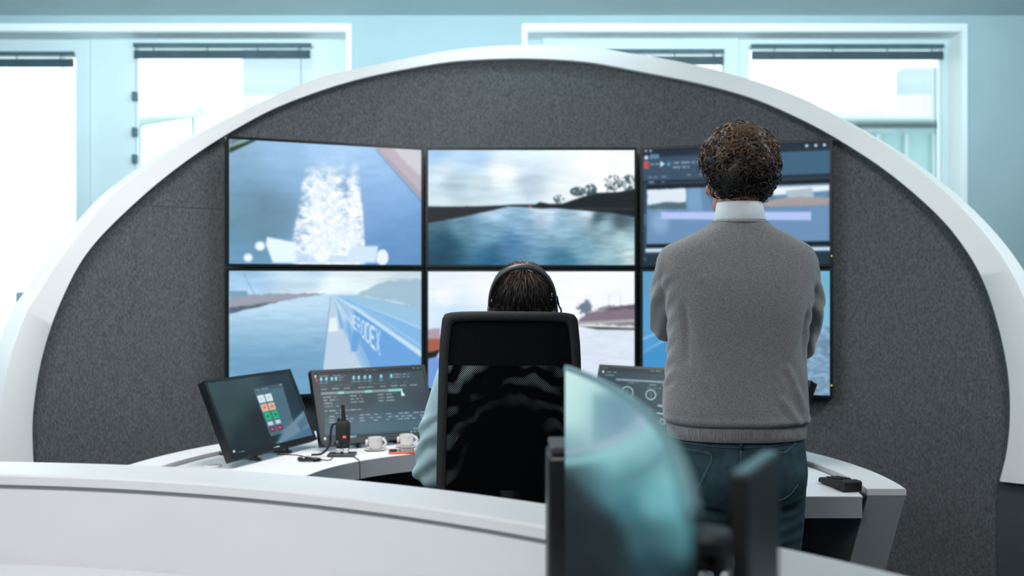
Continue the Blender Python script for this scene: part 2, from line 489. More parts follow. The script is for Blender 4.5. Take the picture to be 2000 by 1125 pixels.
def art_canal_boat(X, Y):
    A = Art(X, Y)
    A.grad([(460, 535, (160, 198, 228)), (600, 530, (190, 216, 234)), (700, 540, (222, 236, 240)), (800, 540, (200, 218, 228)), (640, 560, (228, 240, 244))])
    A.C += ((fbm(X / 60, Y / 10, 2) - .5) * 40)[:, None]
    A.poly([(440, 571), (640, 571), (830, 571), (830, 800), (440, 800)], (158, 194, 222), 1)
    w = sstep(571, 720, Y)[:, None]; g = np.array((186, 216, 236)) * (1 - w) + np.array((110, 158, 192)) * w
    g = g * (.94 + .13 * fbm(X / 34, Y / 5, 6, 4))[:, None]; msk = (Y > 571)[:, None]; A.C = np.where(msk, g, A.C)
    A.poly([(446, 575), (520, 569), (630, 569), (560, 580), (480, 602), (446, 611)], (150, 156, 170), 1.2, rough=3)
    A.poly([(446, 597), (540, 585), (470, 604), (446, 612)], (62, 76, 92), 1.5, .7, rough=3)
    A.poly([(446, 563), (478, 563), (480, 574), (446, 576)], (120, 158, 178), 1.5); A.line(471, 525, 491, 570, 1, (90, 120, 140), a=.7)
    A.poly([(700, 565), (740, 545), (830, 540), (830, 604), (760, 584), (690, 572)], (154, 184, 202), 3, .9, rough=5, rs=14)
    A.line(690, 575, 828, 602, 2, (128, 158, 168), a=.7)
    A.poly([(640, 572), (690, 574), (830, 604), (830, 650), (700, 592)], (150, 192, 220), 1.2)
    A.poly([(638, 573), (632, 640), (614, 780), (740, 780)], (184, 206, 224), 1); A.line(637, 575, 617, 770, 1.6, (110, 140, 170), a=.7)
    A.poly([(635, 620), (648, 618), (652, 646), (632, 648)], (226, 236, 240), 1.5)
    A.poly([(641, 573), (660, 622), (760, 770), (735, 790), (660, 640)], (140, 182, 222), 1.4, .8)
    A.poly([(648, 590), (656, 615), (662, 640), (656, 640)], (110, 164, 216), 1.2, .9); A.poly([(667, 622), (676, 632), (686, 686), (678, 690)], (112, 168, 220), 1.4, .9); A.poly([(682, 637), (695, 655), (690, 688), (679, 688)], (100, 158, 214), 1.2, .9)
    A.poly([(643, 573), (828, 694), (830, 780), (742, 780), (684, 634)], (104, 160, 218), 1)
    A.poly([(644, 574), (680, 592), (686, 630), (682, 636)], (170, 200, 226), 4, .8)
    A.poly([(646, 574), (690, 588), (828, 645), (828, 690), (700, 602)], (126, 178, 224), 1, .9)
    A.line(646, 574, 828, 696, 2, (196, 224, 244), 11, .95, 2); A.line(690, 590, 828, 680, 1, (160, 200, 236), 5, .7, 1.5); A.line(676, 584, 828, 642, 1, (170, 208, 240), 4, .9, 1.2)
    hull_text(A, 'VERODEX', [(677, 609), (737, 645), (731, 697), (678, 634)], (214, 232, 244), 1.)
    return A.C


def art_canal(X, Y):
    A = Art(X, Y)
    A.grad([(850, 300, (168, 206, 240)), (920, 305, (176, 210, 240)), (1030, 300, (215, 235, 248)), (980, 340, (238, 246, 250)), (1150, 310, (250, 253, 254)), (860, 335, (205, 225, 236)), (880, 360, (176, 200, 212)), (860, 390, (205, 225, 232)),
            (1030, 360, (185, 205, 220)), (1000, 385, (212, 232, 240)), (1200, 340, (250, 252, 252)), (1100, 385, (232, 242, 246)), (940, 362, (196, 216, 226)), (1120, 300, (236, 246, 252))])
    A.C += ((fbm(X / 50, Y / 8, 4) - .5) * 34)[:, None]; A.C = np.minimum(A.C, 255)
    k = [(850, 430, (70, 105, 122)), (900, 440, (95, 138, 158)), (960, 415, (170, 200, 225)), (1060, 412, (196, 216, 236)), (1150, 416, (190, 214, 228)), (870, 480, (28, 76, 98)), (860, 510, (24, 66, 88)), (950, 450, (110, 154, 182)),
         (1000, 480, (74, 122, 158)), (960, 510, (38, 94, 126)), (1100, 450, (140, 178, 198)), (1100, 510, (64, 120, 150)), (1180, 440, (150, 182, 196)), (1220, 470, (172, 204, 212)), (1200, 510, (142, 182, 194)), (1140, 480, (120, 164, 184)), (1235, 500, (186, 208, 210)), (1020, 440, (130, 170, 200)), (1170, 426, (60, 84, 96)), (1215, 430, (70, 92, 102))]
    B = Art(X, Y); B.grad(k); rip = fbm(X / 22, Y / 3.2, 12, 4); B.C *= (.82 + .36 * rip)[:, None]
    A.C = np.where((Y > 404)[:, None], B.C, A.C)
    A.poly([(833, 403), (900, 403), (985, 401), (990, 404), (900, 424), (833, 436)], (30, 34, 36), 1.2, rough=1)
    A.poly([(960, 402), (1000, 399), (1100, 398), (1130, 404), (1060, 407), (1020, 404)], (26, 44, 48), 1)
    A.poly([(1040, 402), (1055, 394), (1075, 398), (1100, 397), (1140, 383), (1165, 376), (1210, 374), (1243, 368), (1243, 424), (1200, 416), (1120, 409), (1060, 404)], (24, 30, 33), 1)
    A.poly([(1120, 404), (1243, 406), (1243, 410), (1130, 408)], (54, 60, 58), 1, .7)
    for (x, y, rx, ry, s, dn) in ((1092, 388, 12, 9, 3, .55), (1130, 373, 17, 10, 4, .42), (1155, 370, 13, 13, 5, .44), (1200, 355, 20, 17, 6, .56), (1230, 356, 16, 18, 7, .56)):
        e = 1 - ((X - x) / rx) ** 2 - ((Y - y) / ry) ** 2
        m = sstep(0, .3, e) * sstep(dn - .12, dn + .06, fbm(X / 3, Y / 4, s, 4)); A.blend(m * .9, (42, 66, 74))
    for x, y0, y1 in ((1188, 350, 374), (1202, 345, 374), (1222, 344, 372), (1150, 362, 380), (1090, 385, 398)): A.line(x, y1, x + 1, y0, 1.6, (50, 72, 78), .6)
    A.line(1031, 379, 1031, 402, .7, (150, 180, 186), a=.8); A.disc(1036, 403, 3, 2, (225, 80, 100))
    return A.C


def art_river(X, Y):
    A = Art(X, Y)
    A.grad([(850, 545, (226, 236, 252)), (950, 540, (236, 240, 254)), (1150, 550, (246, 246, 254)), (850, 600, (205, 226, 246)), (880, 620, (196, 220, 240)), (1200, 580, (240, 244, 252)), (860, 575, (240, 244, 254))])
    A.C += ((fbm(X / 60, Y / 7, 14) - .5) * 16)[:, None]
    A.poly([(833, 650), (1243, 640), (1243, 780), (833, 780)], (214, 224, 238), 2)
    w = fbm(X / 24, Y / 3, 15, 4); A.C -= ((w - .5) * 24 * (Y > 645))[:, None]
    A.poly([(1128, 628), (1150, 608), (1180, 604), (1205, 596), (1243, 590), (1243, 636), (1128, 630)], (128, 112, 128), 1.6, rough=3)
    A.poly([(1160, 603), (1185, 595), (1220, 594), (1243, 590), (1243, 600), (1200, 604)], (76, 70, 86), 2, .7, rough=4)
    A.poly([(1128, 600), (1135, 588), (1150, 584), (1160, 598), (1150, 612), (1135, 610)], (70, 88, 104), 2, .8, rough=6, rs=5)
    for x in (1145, 1152, 1190, 1212): A.line(x, 600, x + 2, 574, 1.3, (150, 160, 176), a=.5)
    A.poly([(1128, 628), (1243, 622), (1243, 628), (1128, 634)], (170, 176, 172), 1); A.poly([(1128, 636), (1243, 640), (1243, 644), (1170, 643)], (56, 64, 50), 1.2)
    A.poly([(833, 644), (860, 640), (860, 662), (833, 664)], (170, 150, 168), 2, rough=3); A.poly([(833, 662), (862, 660), (860, 690), (833, 692)], (160, 92, 74), 2, rough=3); A.poly([(833, 690), (862, 684), (850, 700), (833, 704)], (24, 22, 28), 1.5, rough=2)
    A.poly([(833, 704), (900, 690), (900, 780), (833, 780)], (110, 150, 214), 4)
    return A.C


def art_app(X, Y):
    A = Art(X, Y)
    A.fill((40, 60, 78)); A.C *= (1 + .1 * (fbm(X / 50, Y / 50, 2) - .5))[:, None]
    ys = lambda x: (x - 1255) / 370.           # rows climb slightly to the right
    dy = -18 * ys(X) * (1 - (Y - 270) / 275.) * 1.0
    B = Art(X, Y - dy); Ys = B.Y
    B.C = A.C
    B.poly([(1253, 284), (1640, 284), (1640, 307), (1253, 307)], (18, 34, 48), 1)
    B.poly([(1253, 307), (1640, 307), (1640, 352), (1253, 352)], (54, 92, 120), 2); B.poly([(1253, 352), (1640, 352), (1640, 358), (1253, 358)], (20, 36, 50), 1)
    B.poly([(1253, 305), (1400, 305), (1400, 352), (1253, 352)], (52, 72, 94), 6, .9)
    B.poly([(1268, 300), (1288, 300), (1288, 309), (1268, 309)], (90, 128, 156), 1)
    for x, y in ((1260, 293), (1270, 293)): B.disc(x, y, 2.5, 2.5, (170, 200, 220))
    B.disc(1261, 306, 4, 4, (215, 230, 240)); B.poly([(1256, 314), (1266, 314), (1266, 328), (1256, 328)], (228, 84, 78), 1); B.disc(1261, 321, 2.5, 3, (120, 40, 40), ring=.6)
    B.poly([(1290, 314), (1300, 320), (1290, 327)], (190, 230, 245), .8); B.disc(1308, 321, 4, 4, (70, 150, 190))
    B.words(1268, 320, 1288, 320, 3, (170, 190, 205), 3); B.words(1316, 319, 1400, 319, 3.4, (160, 185, 205), 5); B.words(1316, 328, 1350, 328, 3.4, (160, 185, 205), 6); B.words(1265, 346, 1310, 346, 3, (120, 150, 172), 7, .6); B.words(1345, 344, 1380, 344, 3, (140, 170, 190), 8)
    B.words(1266, 356, 1298, 356, 3, (150, 180, 200), 9)
    for x in (1580, 1597, 1613): B.disc(x, 297, 3, 3, (210, 232, 240))
    B.poly([(1262, 362), (1640, 362), (1640, 370), (1262, 370)], (6, 12, 18), 1)
    B.poly([(1262, 370), (1622, 370), (1622, 480), (1262, 480)], (98, 134, 170), 1)
    B.poly([(1263, 371), (1343, 370), (1343, 402), (1263, 408)], (214, 228, 238), 2, rough=2); B.poly([(1263, 402), (1300, 396), (1343, 398), (1343, 412), (1263, 410)], (74, 102, 112), 2, rough=2)
    B.poly([(1347, 370), (1372, 370), (1380, 440), (1347, 440)], (120, 160, 196), 4, .8); B.poly([(1380, 370), (1520, 370), (1520, 412), (1400, 412)], (70, 100, 130), 5, .6)
    B.poly([(1516, 374), (1622, 374), (1622, 384), (1516, 390)], (226, 236, 240), 2); B.poly([(1540, 382), (1590, 378), (1594, 398), (1545, 400)], (168, 184, 200), 1.5); B.poly([(1498, 400), (1560, 394), (1622, 398), (1622, 412), (1498, 412)], (160, 150, 150), 2.5, rough=2)
    B.poly([(1262, 412), (1622, 416), (1622, 480), (1262, 480)], (106, 142, 182), 6, .7); B.disc(1290, 435, 18, 22, (160, 190, 220), .5, 10)
    B.poly([(1292, 416), (1588, 424), (1588, 440), (1292, 430)], (176, 192, 240), 1)
    B.poly([(1262, 480), (1640, 482), (1640, 488), (1262, 486)], (5, 10, 14), 1); B.poly([(1259, 488), (1640, 492), (1640, 499), (1259, 496)], (190, 215, 228), 1); B.disc(1258, 509, 4, 4, (190, 210, 225))
    B.line(1258, 420, 1258, 440, 2, (140, 170, 190), a=.7)
    B.poly([(1253, 500), (1640, 500), (1640, 530), (1253, 530)], (24, 46, 60), 2, .8)
    return B.C


def art_deck(X, Y):
    A = Art(X, Y)
    A.grad([(1260, 540, (92, 150, 190)), (1260, 620, (84, 154, 200)), (1300, 700, (70, 150, 205)), (1600, 560, (110, 170, 200)), (1600, 600, (120, 180, 205)), (1450, 600, (100, 160, 200))])
    A.C = np.where((Y > 640)[:, None] & (X > 1500)[:, None], np.array((132, 168, 198)) * (.62 + .6 * fbm(X / 7, Y / 4, 33, 4))[:, None], A.C)
    A.line(1252, 664, 1330, 632, 3, (170, 205, 232), a=.8); A.line(1252, 692, 1330, 650, 4, (190, 220, 240), a=.8); A.poly([(1250, 690), (1330, 652), (1330, 780), (1250, 780)], (60, 138, 194), 3, .7)
    return A.C


def art_panel(X, Y):                      # left desk monitor: dark desktop with a small window of coloured buttons
    A = Art(X, Y)
    A.grad([(410, 750, (46, 70, 74)), (480, 740, (48, 72, 78)), (540, 732, (30, 48, 56)), (440, 800, (44, 66, 70)), (480, 860, (20, 34, 40)), (520, 820, (22, 36, 42)), (470, 885, (14, 26, 32)), (580, 780, (22, 44, 56)), (600, 840, (34, 70, 96)), (430, 850, (38, 56, 60))])
    A.poly([(486, 810), (512, 800), (540, 880), (510, 882)], (16, 26, 32), 5, .6)
    W = [(494, 757), (551, 749), (578, 840), (529, 852)]
    A.poly([(594, 802), (608, 832), (618, 858), (535, 875), (560, 840)], (74, 112, 138), 2, .9)  # this and the paler patch below paint a reflection on the panel
    A.poly(W, (68, 102, 116), .8); A.poly([(494, 757), (551, 749), (554, 757), (497, 764)], (62, 82, 92), .8)
    A.poly([(594, 803), (606, 832), (536, 874), (552, 842)], (126, 152, 170), 3, .55)
    A.poly([(596, 866), (612, 846), (617, 858), (597, 864)], (20, 130, 205), 2); A.poly([(580, 828), (596, 812), (603, 828), (588, 842)], (62, 96, 120), 3, .7)
    H = homog([(0, 0), (10, 0), (10, 15), (0, 15)], W)

    def q(u0, v0, u1, v1, c):
        p = [happly(H, a, b) for a, b in ((u0, v0), (u1, v0), (u1, v1), (u0, v1))]; A.poly([(float(a), float(b)) for a, b in p], c, .5)
        return np.mean(np.array(p), 0)
    for k, (v0, v1, c, ic) in enumerate(((2.2, 4.4, (205, 222, 226), (150, 165, 172)), (4.8, 7.1, (214, 168, 146), (170, 96, 66)), (7.4, 9.8, (14, 176, 112), (10, 84, 60)), (10.3, 11.6, (176, 196, 208), (225, 232, 238)), (12.0, 13.8, (112, 40, 78), (215, 190, 205)))):
        for u0 in (.3, 2.9):
            if k >= 2: u0 += .25 + (.2 if u0 > 1 else 0)
            c0 = q(u0, v0, u0 + (2.3 if k < 2 else 2.0), v1, c); A.disc(float(c0[0]), float(c0[1]), 2.3, 2.3 if k in (1, 2) else 1.1, ic, .85, .8)
    A.words(498, 762, 525, 758, 2, (150, 185, 195), 3); A.words(546, 752, 551, 751, 2, (170, 190, 195), 4)
    A.disc(457, 880, 2.2, 2.6, (215, 235, 238)); A.words(465, 882, 482, 879, 2.4, (96, 160, 170), 5); A.words(465, 885, 486, 882, 1.6, (70, 110, 115), 6)
    return A.C


def art_table(X, Y):                      # second desk monitor: dark program window with rows of small type
    A = Art(X, Y); A.fill((52, 66, 74))
    A.grad([(620, 740, (52, 62, 68)), (800, 730, (58, 74, 82)), (700, 780, (50, 62, 70)), (720, 830, (66, 92, 104)), (800, 820, (56, 82, 94)), (640, 850, (58, 74, 82)), (830, 790, (52, 62, 72))])
    L = lambda x, y: y - (x - 610) * .034     # text rows rise gently to the right on the photographed panel
    row = lambda x0, x1, y, h, c, sd, **k: A.words(x0, L(x0, y), x1, L(x1, y), h, c, sd, **k)
    band = lambda x0, x1, y0, y1, c, a=1.: A.poly([(x0, L(x0, y0)), (x1, L(x1, y0)), (x1, L(x1, y1)), (x0, L(x0, y1))], c, .8, a)
    band(600, 850, 714, 733, (40, 50, 56)); band(600, 634, 722, 880, (40, 54, 62), .5)
    row(712, 738, 726, 2.2, (150, 165, 170), 1)
    for x in (612, 619): A.disc(x, L(x, 726), 1.4, 1.4, (150, 150, 110))
    for x in (808, 817, 826): A.disc(x, L(x, 726), 1.5, 1.5, (160, 175, 180))
    A.disc(614, 734, 2.6, 2.6, (205, 220, 225)); row(622, 672, 734, 2.4, (140, 155, 160), 2, gap=.6)
    A.poly([(612, 739), (619, 739), (619, 745), (612, 745)], (212, 84, 84), .8); A.disc(615.5, 742, 1.6, 1.6, (110, 30, 40))
    for x in (626, 636, 647, 655, 690, 700, 712, 722, 744, 764): A.disc(x, L(x, 741), 2.8, 3.6, (110, 190, 222)); A.disc(x, L(x, 738), 1.6, 1.6, (190, 230, 245))
    for x in (626, 636, 690, 700, 712, 722, 744): row(x - 4, x + 4, 748, 2.2, (140, 165, 175), x)
    for y in (738, 743): row(768, 800, y, 2.2, (130, 160, 172), y); row(660, 670, y, 2, (130, 160, 172), y + 5)
    row(624, 800, 754, 1.8, (90, 110, 118), 9, gap=.7); row(626, 815, 760, 2.4, (150, 168, 176), 10, gap=.7, wl=(8, 15))
    band(626, 786, 766, 771, (124, 142, 148)); 
    for x0, x1 in ((660, 671), (712, 726), (758, 786)): band(x0, x1, 766, 771, (130, 205, 190))
    for k, (a, b) in enumerate(((630, 660), (683, 708), (737, 768))):
        for j in range(4 if k == 0 else 3): row(a + j, b + j - (0 if j else 3), 776 + 6 * j, 2.6, (150, 170, 178), 20 + 7 * k + j, gap=.2)
    A.poly([(784, 764), (791, 773), (787, 772), (785, 776)], (205, 240, 240), .6); A.poly([(783, 763), (791, 775), (784, 774)], (205, 240, 240), .6)
    row(633, 706, 803, 2.6, (150, 170, 178), 31); row(655, 668, 808, 2.4, (140, 160, 168), 32)
    band(636, 850, 814, 828, (66, 90, 106), .8)
    for j, y in enumerate((814, 820, 825)): row(643, 690, y, 2.6, (150, 172, 184), 40 + j, gap=.5, wl=(8, 14)); row(702, 846, y, 2.6, (150, 172, 184), 44 + j, gap=.6, wl=(7, 12))
    band(636, 850, 829, 848, (72, 102, 116), .7); band(620, 860, 851, 872, (40, 54, 62))
    A.disc(636, 855, 2.6, 2.8, (205, 232, 235)); band(676, 697, 852, 859, (92, 126, 146)); row(678, 694, 855, 2.6, (190, 220, 230), 50)
    for x in (803, 810, 817, 824): A.disc(x, L(x, 852), 2, 2, (150, 220, 225))
    row(806, 830, 845, 2, (150, 180, 188), 52)
    return A.C


def art_gauges(X, Y):                     # monitor beside the standing man: round gauges on a dark panel
    A = Art(X, Y); A.fill((46, 66, 74)); A.C *= (.95 + .1 * fbm(X / 40, Y / 40, 3))[:, None]
    A.poly([(1160, 700), (1420, 712), (1420, 738), (1160, 726)], (44, 52, 56), 2)
    L = lambda x, y: y + (x - 1172) * .035
    w = lambda x0, x1, y, h, c, s: A.words(x0, L(x0, y), x1, L(x1, y), h, c, s)
    for x in (1179, 1185): A.disc(x, 721, 1.2, 1.2, (150, 165, 165))
    A.disc(1178, 728, 2, 2.4, (220, 232, 232)); w(1186, 1204, 728, 2.2, (150, 168, 172), 1); w(1182, 1200, 734, 2, (150, 168, 172), 2); w(1269, 1292, 721, 2.2, (150, 168, 172), 3)
    A.poly([(1203, 741), (1400, 749), (1400, 753), (1203, 745)], (130, 150, 166), .8)
    w(1226, 1246, 747, 2, (130, 150, 156), 5); w(1268, 1282, 749, 2.2, (150, 180, 190), 6); w(1264, 1292, 755, 1.8, (120, 140, 150), 7)
    for x, y, r in ((1225, 768, 11), (1271, 772, 9.5), (1262, 815, 9), (1318, 774, 10), (1350, 775, 10), (1293, 825, 5), (1330, 820, 8)):
        A.disc(x, y, r, r, (175, 212, 218), ring=1.)
        A.line(x - 1.5, y - r * .7, x - 1.5, y + r * .7, 1, (130, 160, 168), a=.7); A.line(x + 1.5, y - r * .7, x + 1.5, y + r * .7, 1, (130, 160, 168), a=.7)
    A.line(1256, 745, 1250, 860, .8, (70, 96, 100), a=.8); A.line(1297, 747, 1290, 860, .8, (70, 96, 100), a=.8)
    w(1262, 1275, 798, 2, (150, 190, 196), 11); A.poly([(1284, 791), (1305, 793), (1305, 797), (1284, 795)], (150, 176, 190), .8); A.poly([(1282, 806), (1305, 809), (1305, 812), (1282, 810)], (150, 176, 190), .8)
    w(1286, 1305, 814, 2, (150, 180, 190), 14)
    return A.C


def art_curve(X, Y):  # reflection bands on the curved panel, painted as emitted colour
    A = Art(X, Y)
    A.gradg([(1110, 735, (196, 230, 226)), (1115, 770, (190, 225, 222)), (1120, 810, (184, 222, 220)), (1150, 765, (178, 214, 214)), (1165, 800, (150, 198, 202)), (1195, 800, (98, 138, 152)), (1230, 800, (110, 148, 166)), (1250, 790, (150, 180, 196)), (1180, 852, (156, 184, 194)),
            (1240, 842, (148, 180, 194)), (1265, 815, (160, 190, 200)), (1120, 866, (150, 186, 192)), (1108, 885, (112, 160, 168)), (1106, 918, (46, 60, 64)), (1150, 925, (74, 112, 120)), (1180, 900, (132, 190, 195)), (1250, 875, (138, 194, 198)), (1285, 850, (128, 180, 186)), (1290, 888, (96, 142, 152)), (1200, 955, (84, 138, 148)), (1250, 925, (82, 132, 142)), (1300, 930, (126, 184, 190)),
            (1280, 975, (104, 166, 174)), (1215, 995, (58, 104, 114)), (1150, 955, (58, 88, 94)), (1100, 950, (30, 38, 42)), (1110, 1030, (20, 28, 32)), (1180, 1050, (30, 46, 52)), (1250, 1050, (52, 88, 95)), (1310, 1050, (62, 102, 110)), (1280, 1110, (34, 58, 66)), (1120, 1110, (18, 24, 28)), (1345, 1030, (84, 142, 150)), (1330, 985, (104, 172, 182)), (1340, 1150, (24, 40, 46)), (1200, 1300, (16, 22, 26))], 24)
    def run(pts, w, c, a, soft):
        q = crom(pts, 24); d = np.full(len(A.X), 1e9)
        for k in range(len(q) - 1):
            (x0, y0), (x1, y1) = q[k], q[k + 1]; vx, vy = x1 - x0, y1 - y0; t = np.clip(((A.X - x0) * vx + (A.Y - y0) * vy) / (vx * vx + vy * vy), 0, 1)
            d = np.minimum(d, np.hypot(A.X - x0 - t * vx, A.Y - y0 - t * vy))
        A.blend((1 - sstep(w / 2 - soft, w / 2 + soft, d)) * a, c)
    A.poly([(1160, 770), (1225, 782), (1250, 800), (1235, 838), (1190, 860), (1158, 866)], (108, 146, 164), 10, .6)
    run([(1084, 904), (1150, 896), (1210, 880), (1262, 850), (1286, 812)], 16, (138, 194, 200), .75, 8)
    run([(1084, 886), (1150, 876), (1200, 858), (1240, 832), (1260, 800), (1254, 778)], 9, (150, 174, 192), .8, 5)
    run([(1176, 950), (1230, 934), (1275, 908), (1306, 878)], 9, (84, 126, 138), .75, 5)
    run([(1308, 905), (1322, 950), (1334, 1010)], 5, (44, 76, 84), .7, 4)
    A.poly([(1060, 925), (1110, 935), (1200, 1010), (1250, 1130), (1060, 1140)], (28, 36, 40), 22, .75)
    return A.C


def screen_mesh(name, fn, parent, pos, art_map, nu, nv, m=None, soften=0):
    """fn: position on the panel for u, v in 0..1 (v down); art_map: the same u, v to picture coordinates."""
    u, v = np.meshgrid(np.linspace(0, 1, nu + 1), np.linspace(0, 1, nv + 1)); u, v = u.ravel(), v.ravel()
    co = pos(u, v); X, Y = art_map(u, v); C = np.clip(fn(X, Y), 0, 255) / 255.
    G = C.reshape(nv + 1, nu + 1, 3)
    for _ in range(soften):
        Pd = np.pad(G, ((1, 1), (1, 1), (0, 0)), 'edge'); G = (Pd[1:-1, :-2] + 2 * Pd[1:-1, 1:-1] + Pd[1:-1, 2:]) / 4
        Pd = np.pad(G, ((1, 1), (1, 1), (0, 0)), 'edge'); G = (Pd[:-2, 1:-1] + 2 * Pd[1:-1, 1:-1] + Pd[2:, 1:-1]) / 4
    C = G.reshape(-1, 3)
    C = np.where(C <= .04045, C / 12.92, ((C + .055) / 1.055) ** 2.4)
    me = bpy.data.meshes.new(name)
    i = np.arange(nu * nv); r, c = i // nu, i % nu; a = r * (nu + 1) + c
    q = np.stack([a, a + nu + 1, a + nu + 2, a + 1], 1)
    me.vertices.add(len(co)); me.vertices.foreach_set('co', co.ravel())
    me.loops.add(q.size); me.loops.foreach_set('vertex_index', q.ravel().astype(np.int32))
    me.polygons.add(len(q)); me.polygons.foreach_set('loop_start', (np.arange(len(q)) * 4).astype(np.int32))
    me.update(calc_edges=True)
    at = me.color_attributes.new('picture', 'FLOAT_COLOR', 'POINT')
    at.data.foreach_set('color', np.c_[C, np.ones(len(C))].ravel())
    return link(name, me, m or M['screen'], parent)


def bil(c, u, v):      # corners TL TR BR BL
    c = [np.array(p, float) for p in c]
    u = u[:, None]; v = v[:, None]
    return (c[0] * (1 - u) + c[1] * u) * (1 - v) + (c[3] * (1 - u) + c[2] * u) * v


# ================================================================== THE ROOM
XL, XR, YB, YF, ZC = -5.0, 5.0, 6.5, -3.0, 3.117
bm = bmesh.new(); box(bm, XL, XR, YF, YB, -.05, 0); struct('floor', bm, M['floor'])
bm = bmesh.new(); box(bm, XL, XR, YF, YB, ZC, ZC + .1); struct('ceiling', bm, M['ceiling'])
bm = bmesh.new(); box(bm, XL - .15, XL, YF, YB + .3, 0, ZC + .1); struct('wall_left', bm, M['wall'])
bm = bmesh.new(); box(bm, XR, XR + .15, YF, YB + .3, 0, ZC + .1); struct('wall_right', bm, M['wall'])
bm = bmesh.new(); box(bm, XL, XR, YF - .15, YF, 0, ZC + .1); struct('wall_front', bm, M['wall'])
A0, A1, B0, B1 = -4.35, -1.077, .094, 2.942
ZT, ZS = 3.017, .55
bm = bmesh.new()
for x0, x1, z0, z1 in ((XL, A0, 0, ZC + .1), (A1, B0, 0, ZC + .1), (B1, XR, 0, ZC + .1), (A0, A1, 0, ZS), (A0, A1, ZT, ZC + .1), (B0, B1, 0, ZS), (B0, B1, ZT, ZC + .1)):
    box(bm, x0, x1, YB, YB + .3, z0, z1)
struct('wall_back', bm, M['wall'])


def window(name, x0, x1, panes):
    """panes: list of (glass_x0, glass_x1, glass_top, sash?)"""
    root = bpy.data.objects.new(name, None); root.location = ((x0 + x1) / 2, YB + .22, ZS); COL.objects.link(root); root['kind'] = 'structure'
    bm = bmesh.new(); y0, y1 = YB + .2, YB + .28
    xs = [x0] + [v for p in panes for v in (p[0], p[1])] + [x1]
    for i in range(0, len(xs), 2): box(bm, xs[i], xs[i + 1], y0, y1, ZS, ZT)
    for gx0, gx1, gt, sash in panes:
        box(bm, gx0, gx1, y0, y1, gt, ZT); box(bm, gx0, gx1, y0, y1, ZS, ZS + .1)
    mk('window_frame', bm, M['frame'], root)
    for gx0, gx1, gt, sash in panes:
        if sash:
            bm = bmesh.new(); w = .095
            for a, b, c, d in ((gx0 - w, gx0, ZS + .02, gt + .1), (gx1, gx1 + w, ZS + .02, gt + .1), (gx0, gx1, gt, gt + .1), (gx0, gx1, ZS + .02, ZS + .1)):
                box(bm, a, b, y0 - .022, y0 + .001, c, d, bev=.003)
            mk('sash', bm, M['frame'], root)
        bm = bmesh.new(); box(bm, gx0, gx1, y0 + .03, y0 + .038, ZS + .1, gt); mk('pane', bm, M['glass'], root)
    bm = bmesh.new(); box(bm, x0 + .005, x1 - .005, YB + .0, y0, ZS, ZS + .02); mk('window_sill', bm, M['frame'], root)
    bm = bmesh.new()
    for a, b, c, d in ((x0 - .03, x1 + .03, ZT - .005, ZT + .045), (x0 - .03, x0 + .005, ZS, ZT), (x1 - .005, x1 + .03, ZS, ZT)): box(bm, a, b, YB - .012, YB + .01, c, d, bev=.003)
    mk('lit_reveal', bm, M['lit_reveal'], root)  # added boards whose white imitates the brightly lit reveal
    # lining of the reveal, daylight put into its near-white colour
    bm = bmesh.new(); box(bm, x0, x1, YB + .005, y0, ZT - .008, ZT); box(bm, x0, x0 + .008, YB + .005, y0, ZS + .02, ZT); box(bm, x1 - .008, x1, YB + .005, y0, ZS + .02, ZT)
    mk('reveal_trim', bm, M['lit_reveal'], root)
    return root


panesA = [(-4.2, -2.928, 2.90, True), (-2.54, -1.341, 2.957, False)]
panesB = [(.30, 1.424, 2.916, True), (1.597, 2.897, 2.950, False)]
window('window_1', A0, A1, panesA); window('window_2', B0, B1, panesB)


def blind(gx0, gx1, gt, label, h=.085):
    t = thing('venetian_blind', ((gx0 + gx1) / 2, YB + .175, gt - h), label, 'blind', 'raised blinds at the windows')
    y = YB + .165; w = .02
    bm = bmesh.new(); box(bm, gx0 + .005, gx1 - .005, y - w / 2, y + w / 2, gt - .008, gt + .018, bev=.002); mk('headrail', bm, M['blind'], t)
    bm = bmesh.new(); n = 9
    for k in range(n):
        z = gt - .032 - k * (h - .036) / n
        box(bm, gx0 + .01, gx1 - .01, y - w * .5, y + w * .5, z - .0022, z + .0012)
    mk('slats', bm, M['blind'], t)
    bm = bmesh.new(); box(bm, gx0 + .01, gx1 - .01, y - w * .5, y + w * .5, gt - h, gt - h + .014, bev=.002); mk('bottom_rail', bm, M['blind'], t)
    for f in (.12, .42, .7, .93):
        x = gx0 + (gx1 - gx0) * f
        bm = bmesh.new(); tube(bm, [(x, y - .012, gt), (x, y - .0125, gt - h)], .004, 5); mk('ladder_cord', bm, M['blind'], t)
    bm = bmesh.new(); xx = gx1 - .07; tube(bm, [(xx, y - .012, gt), (xx + .003, y - .013, gt - .9), (xx, y - .012, gt - 1.5)], .0025, 5); mk('pull_cord', bm, M['blind'], t)


blind(-4.2, -2.928, 2.90, 'raised grey blind in the window at the far left edge'); blind(-2.54, -1.341, 2.957, 'raised grey blind over the wide left-hand window pane beside the arch')
blind(.30, 1.424, 2.916, 'raised grey blind mostly hidden behind the top of the white arch'); blind(1.597, 2.897, 2.950, 'raised grey blind over the wide window pane right of the standing man')
# friction stays on the window edge
for k, z in enumerate((2.62, 2.38, 2.2)):
    bm = bmesh.new(); box(bm, -2.545, -2.515, YB + .155, YB + .199, z - .03, z + .03, bev=.004)
    tag(mk('window_hinge', bm, M['blind'], None, origin=(-2.53, YB + .18, z)), 'small dark hinge on the left edge of the wide left window pane', 'hinge', 'hinges on the window edge')

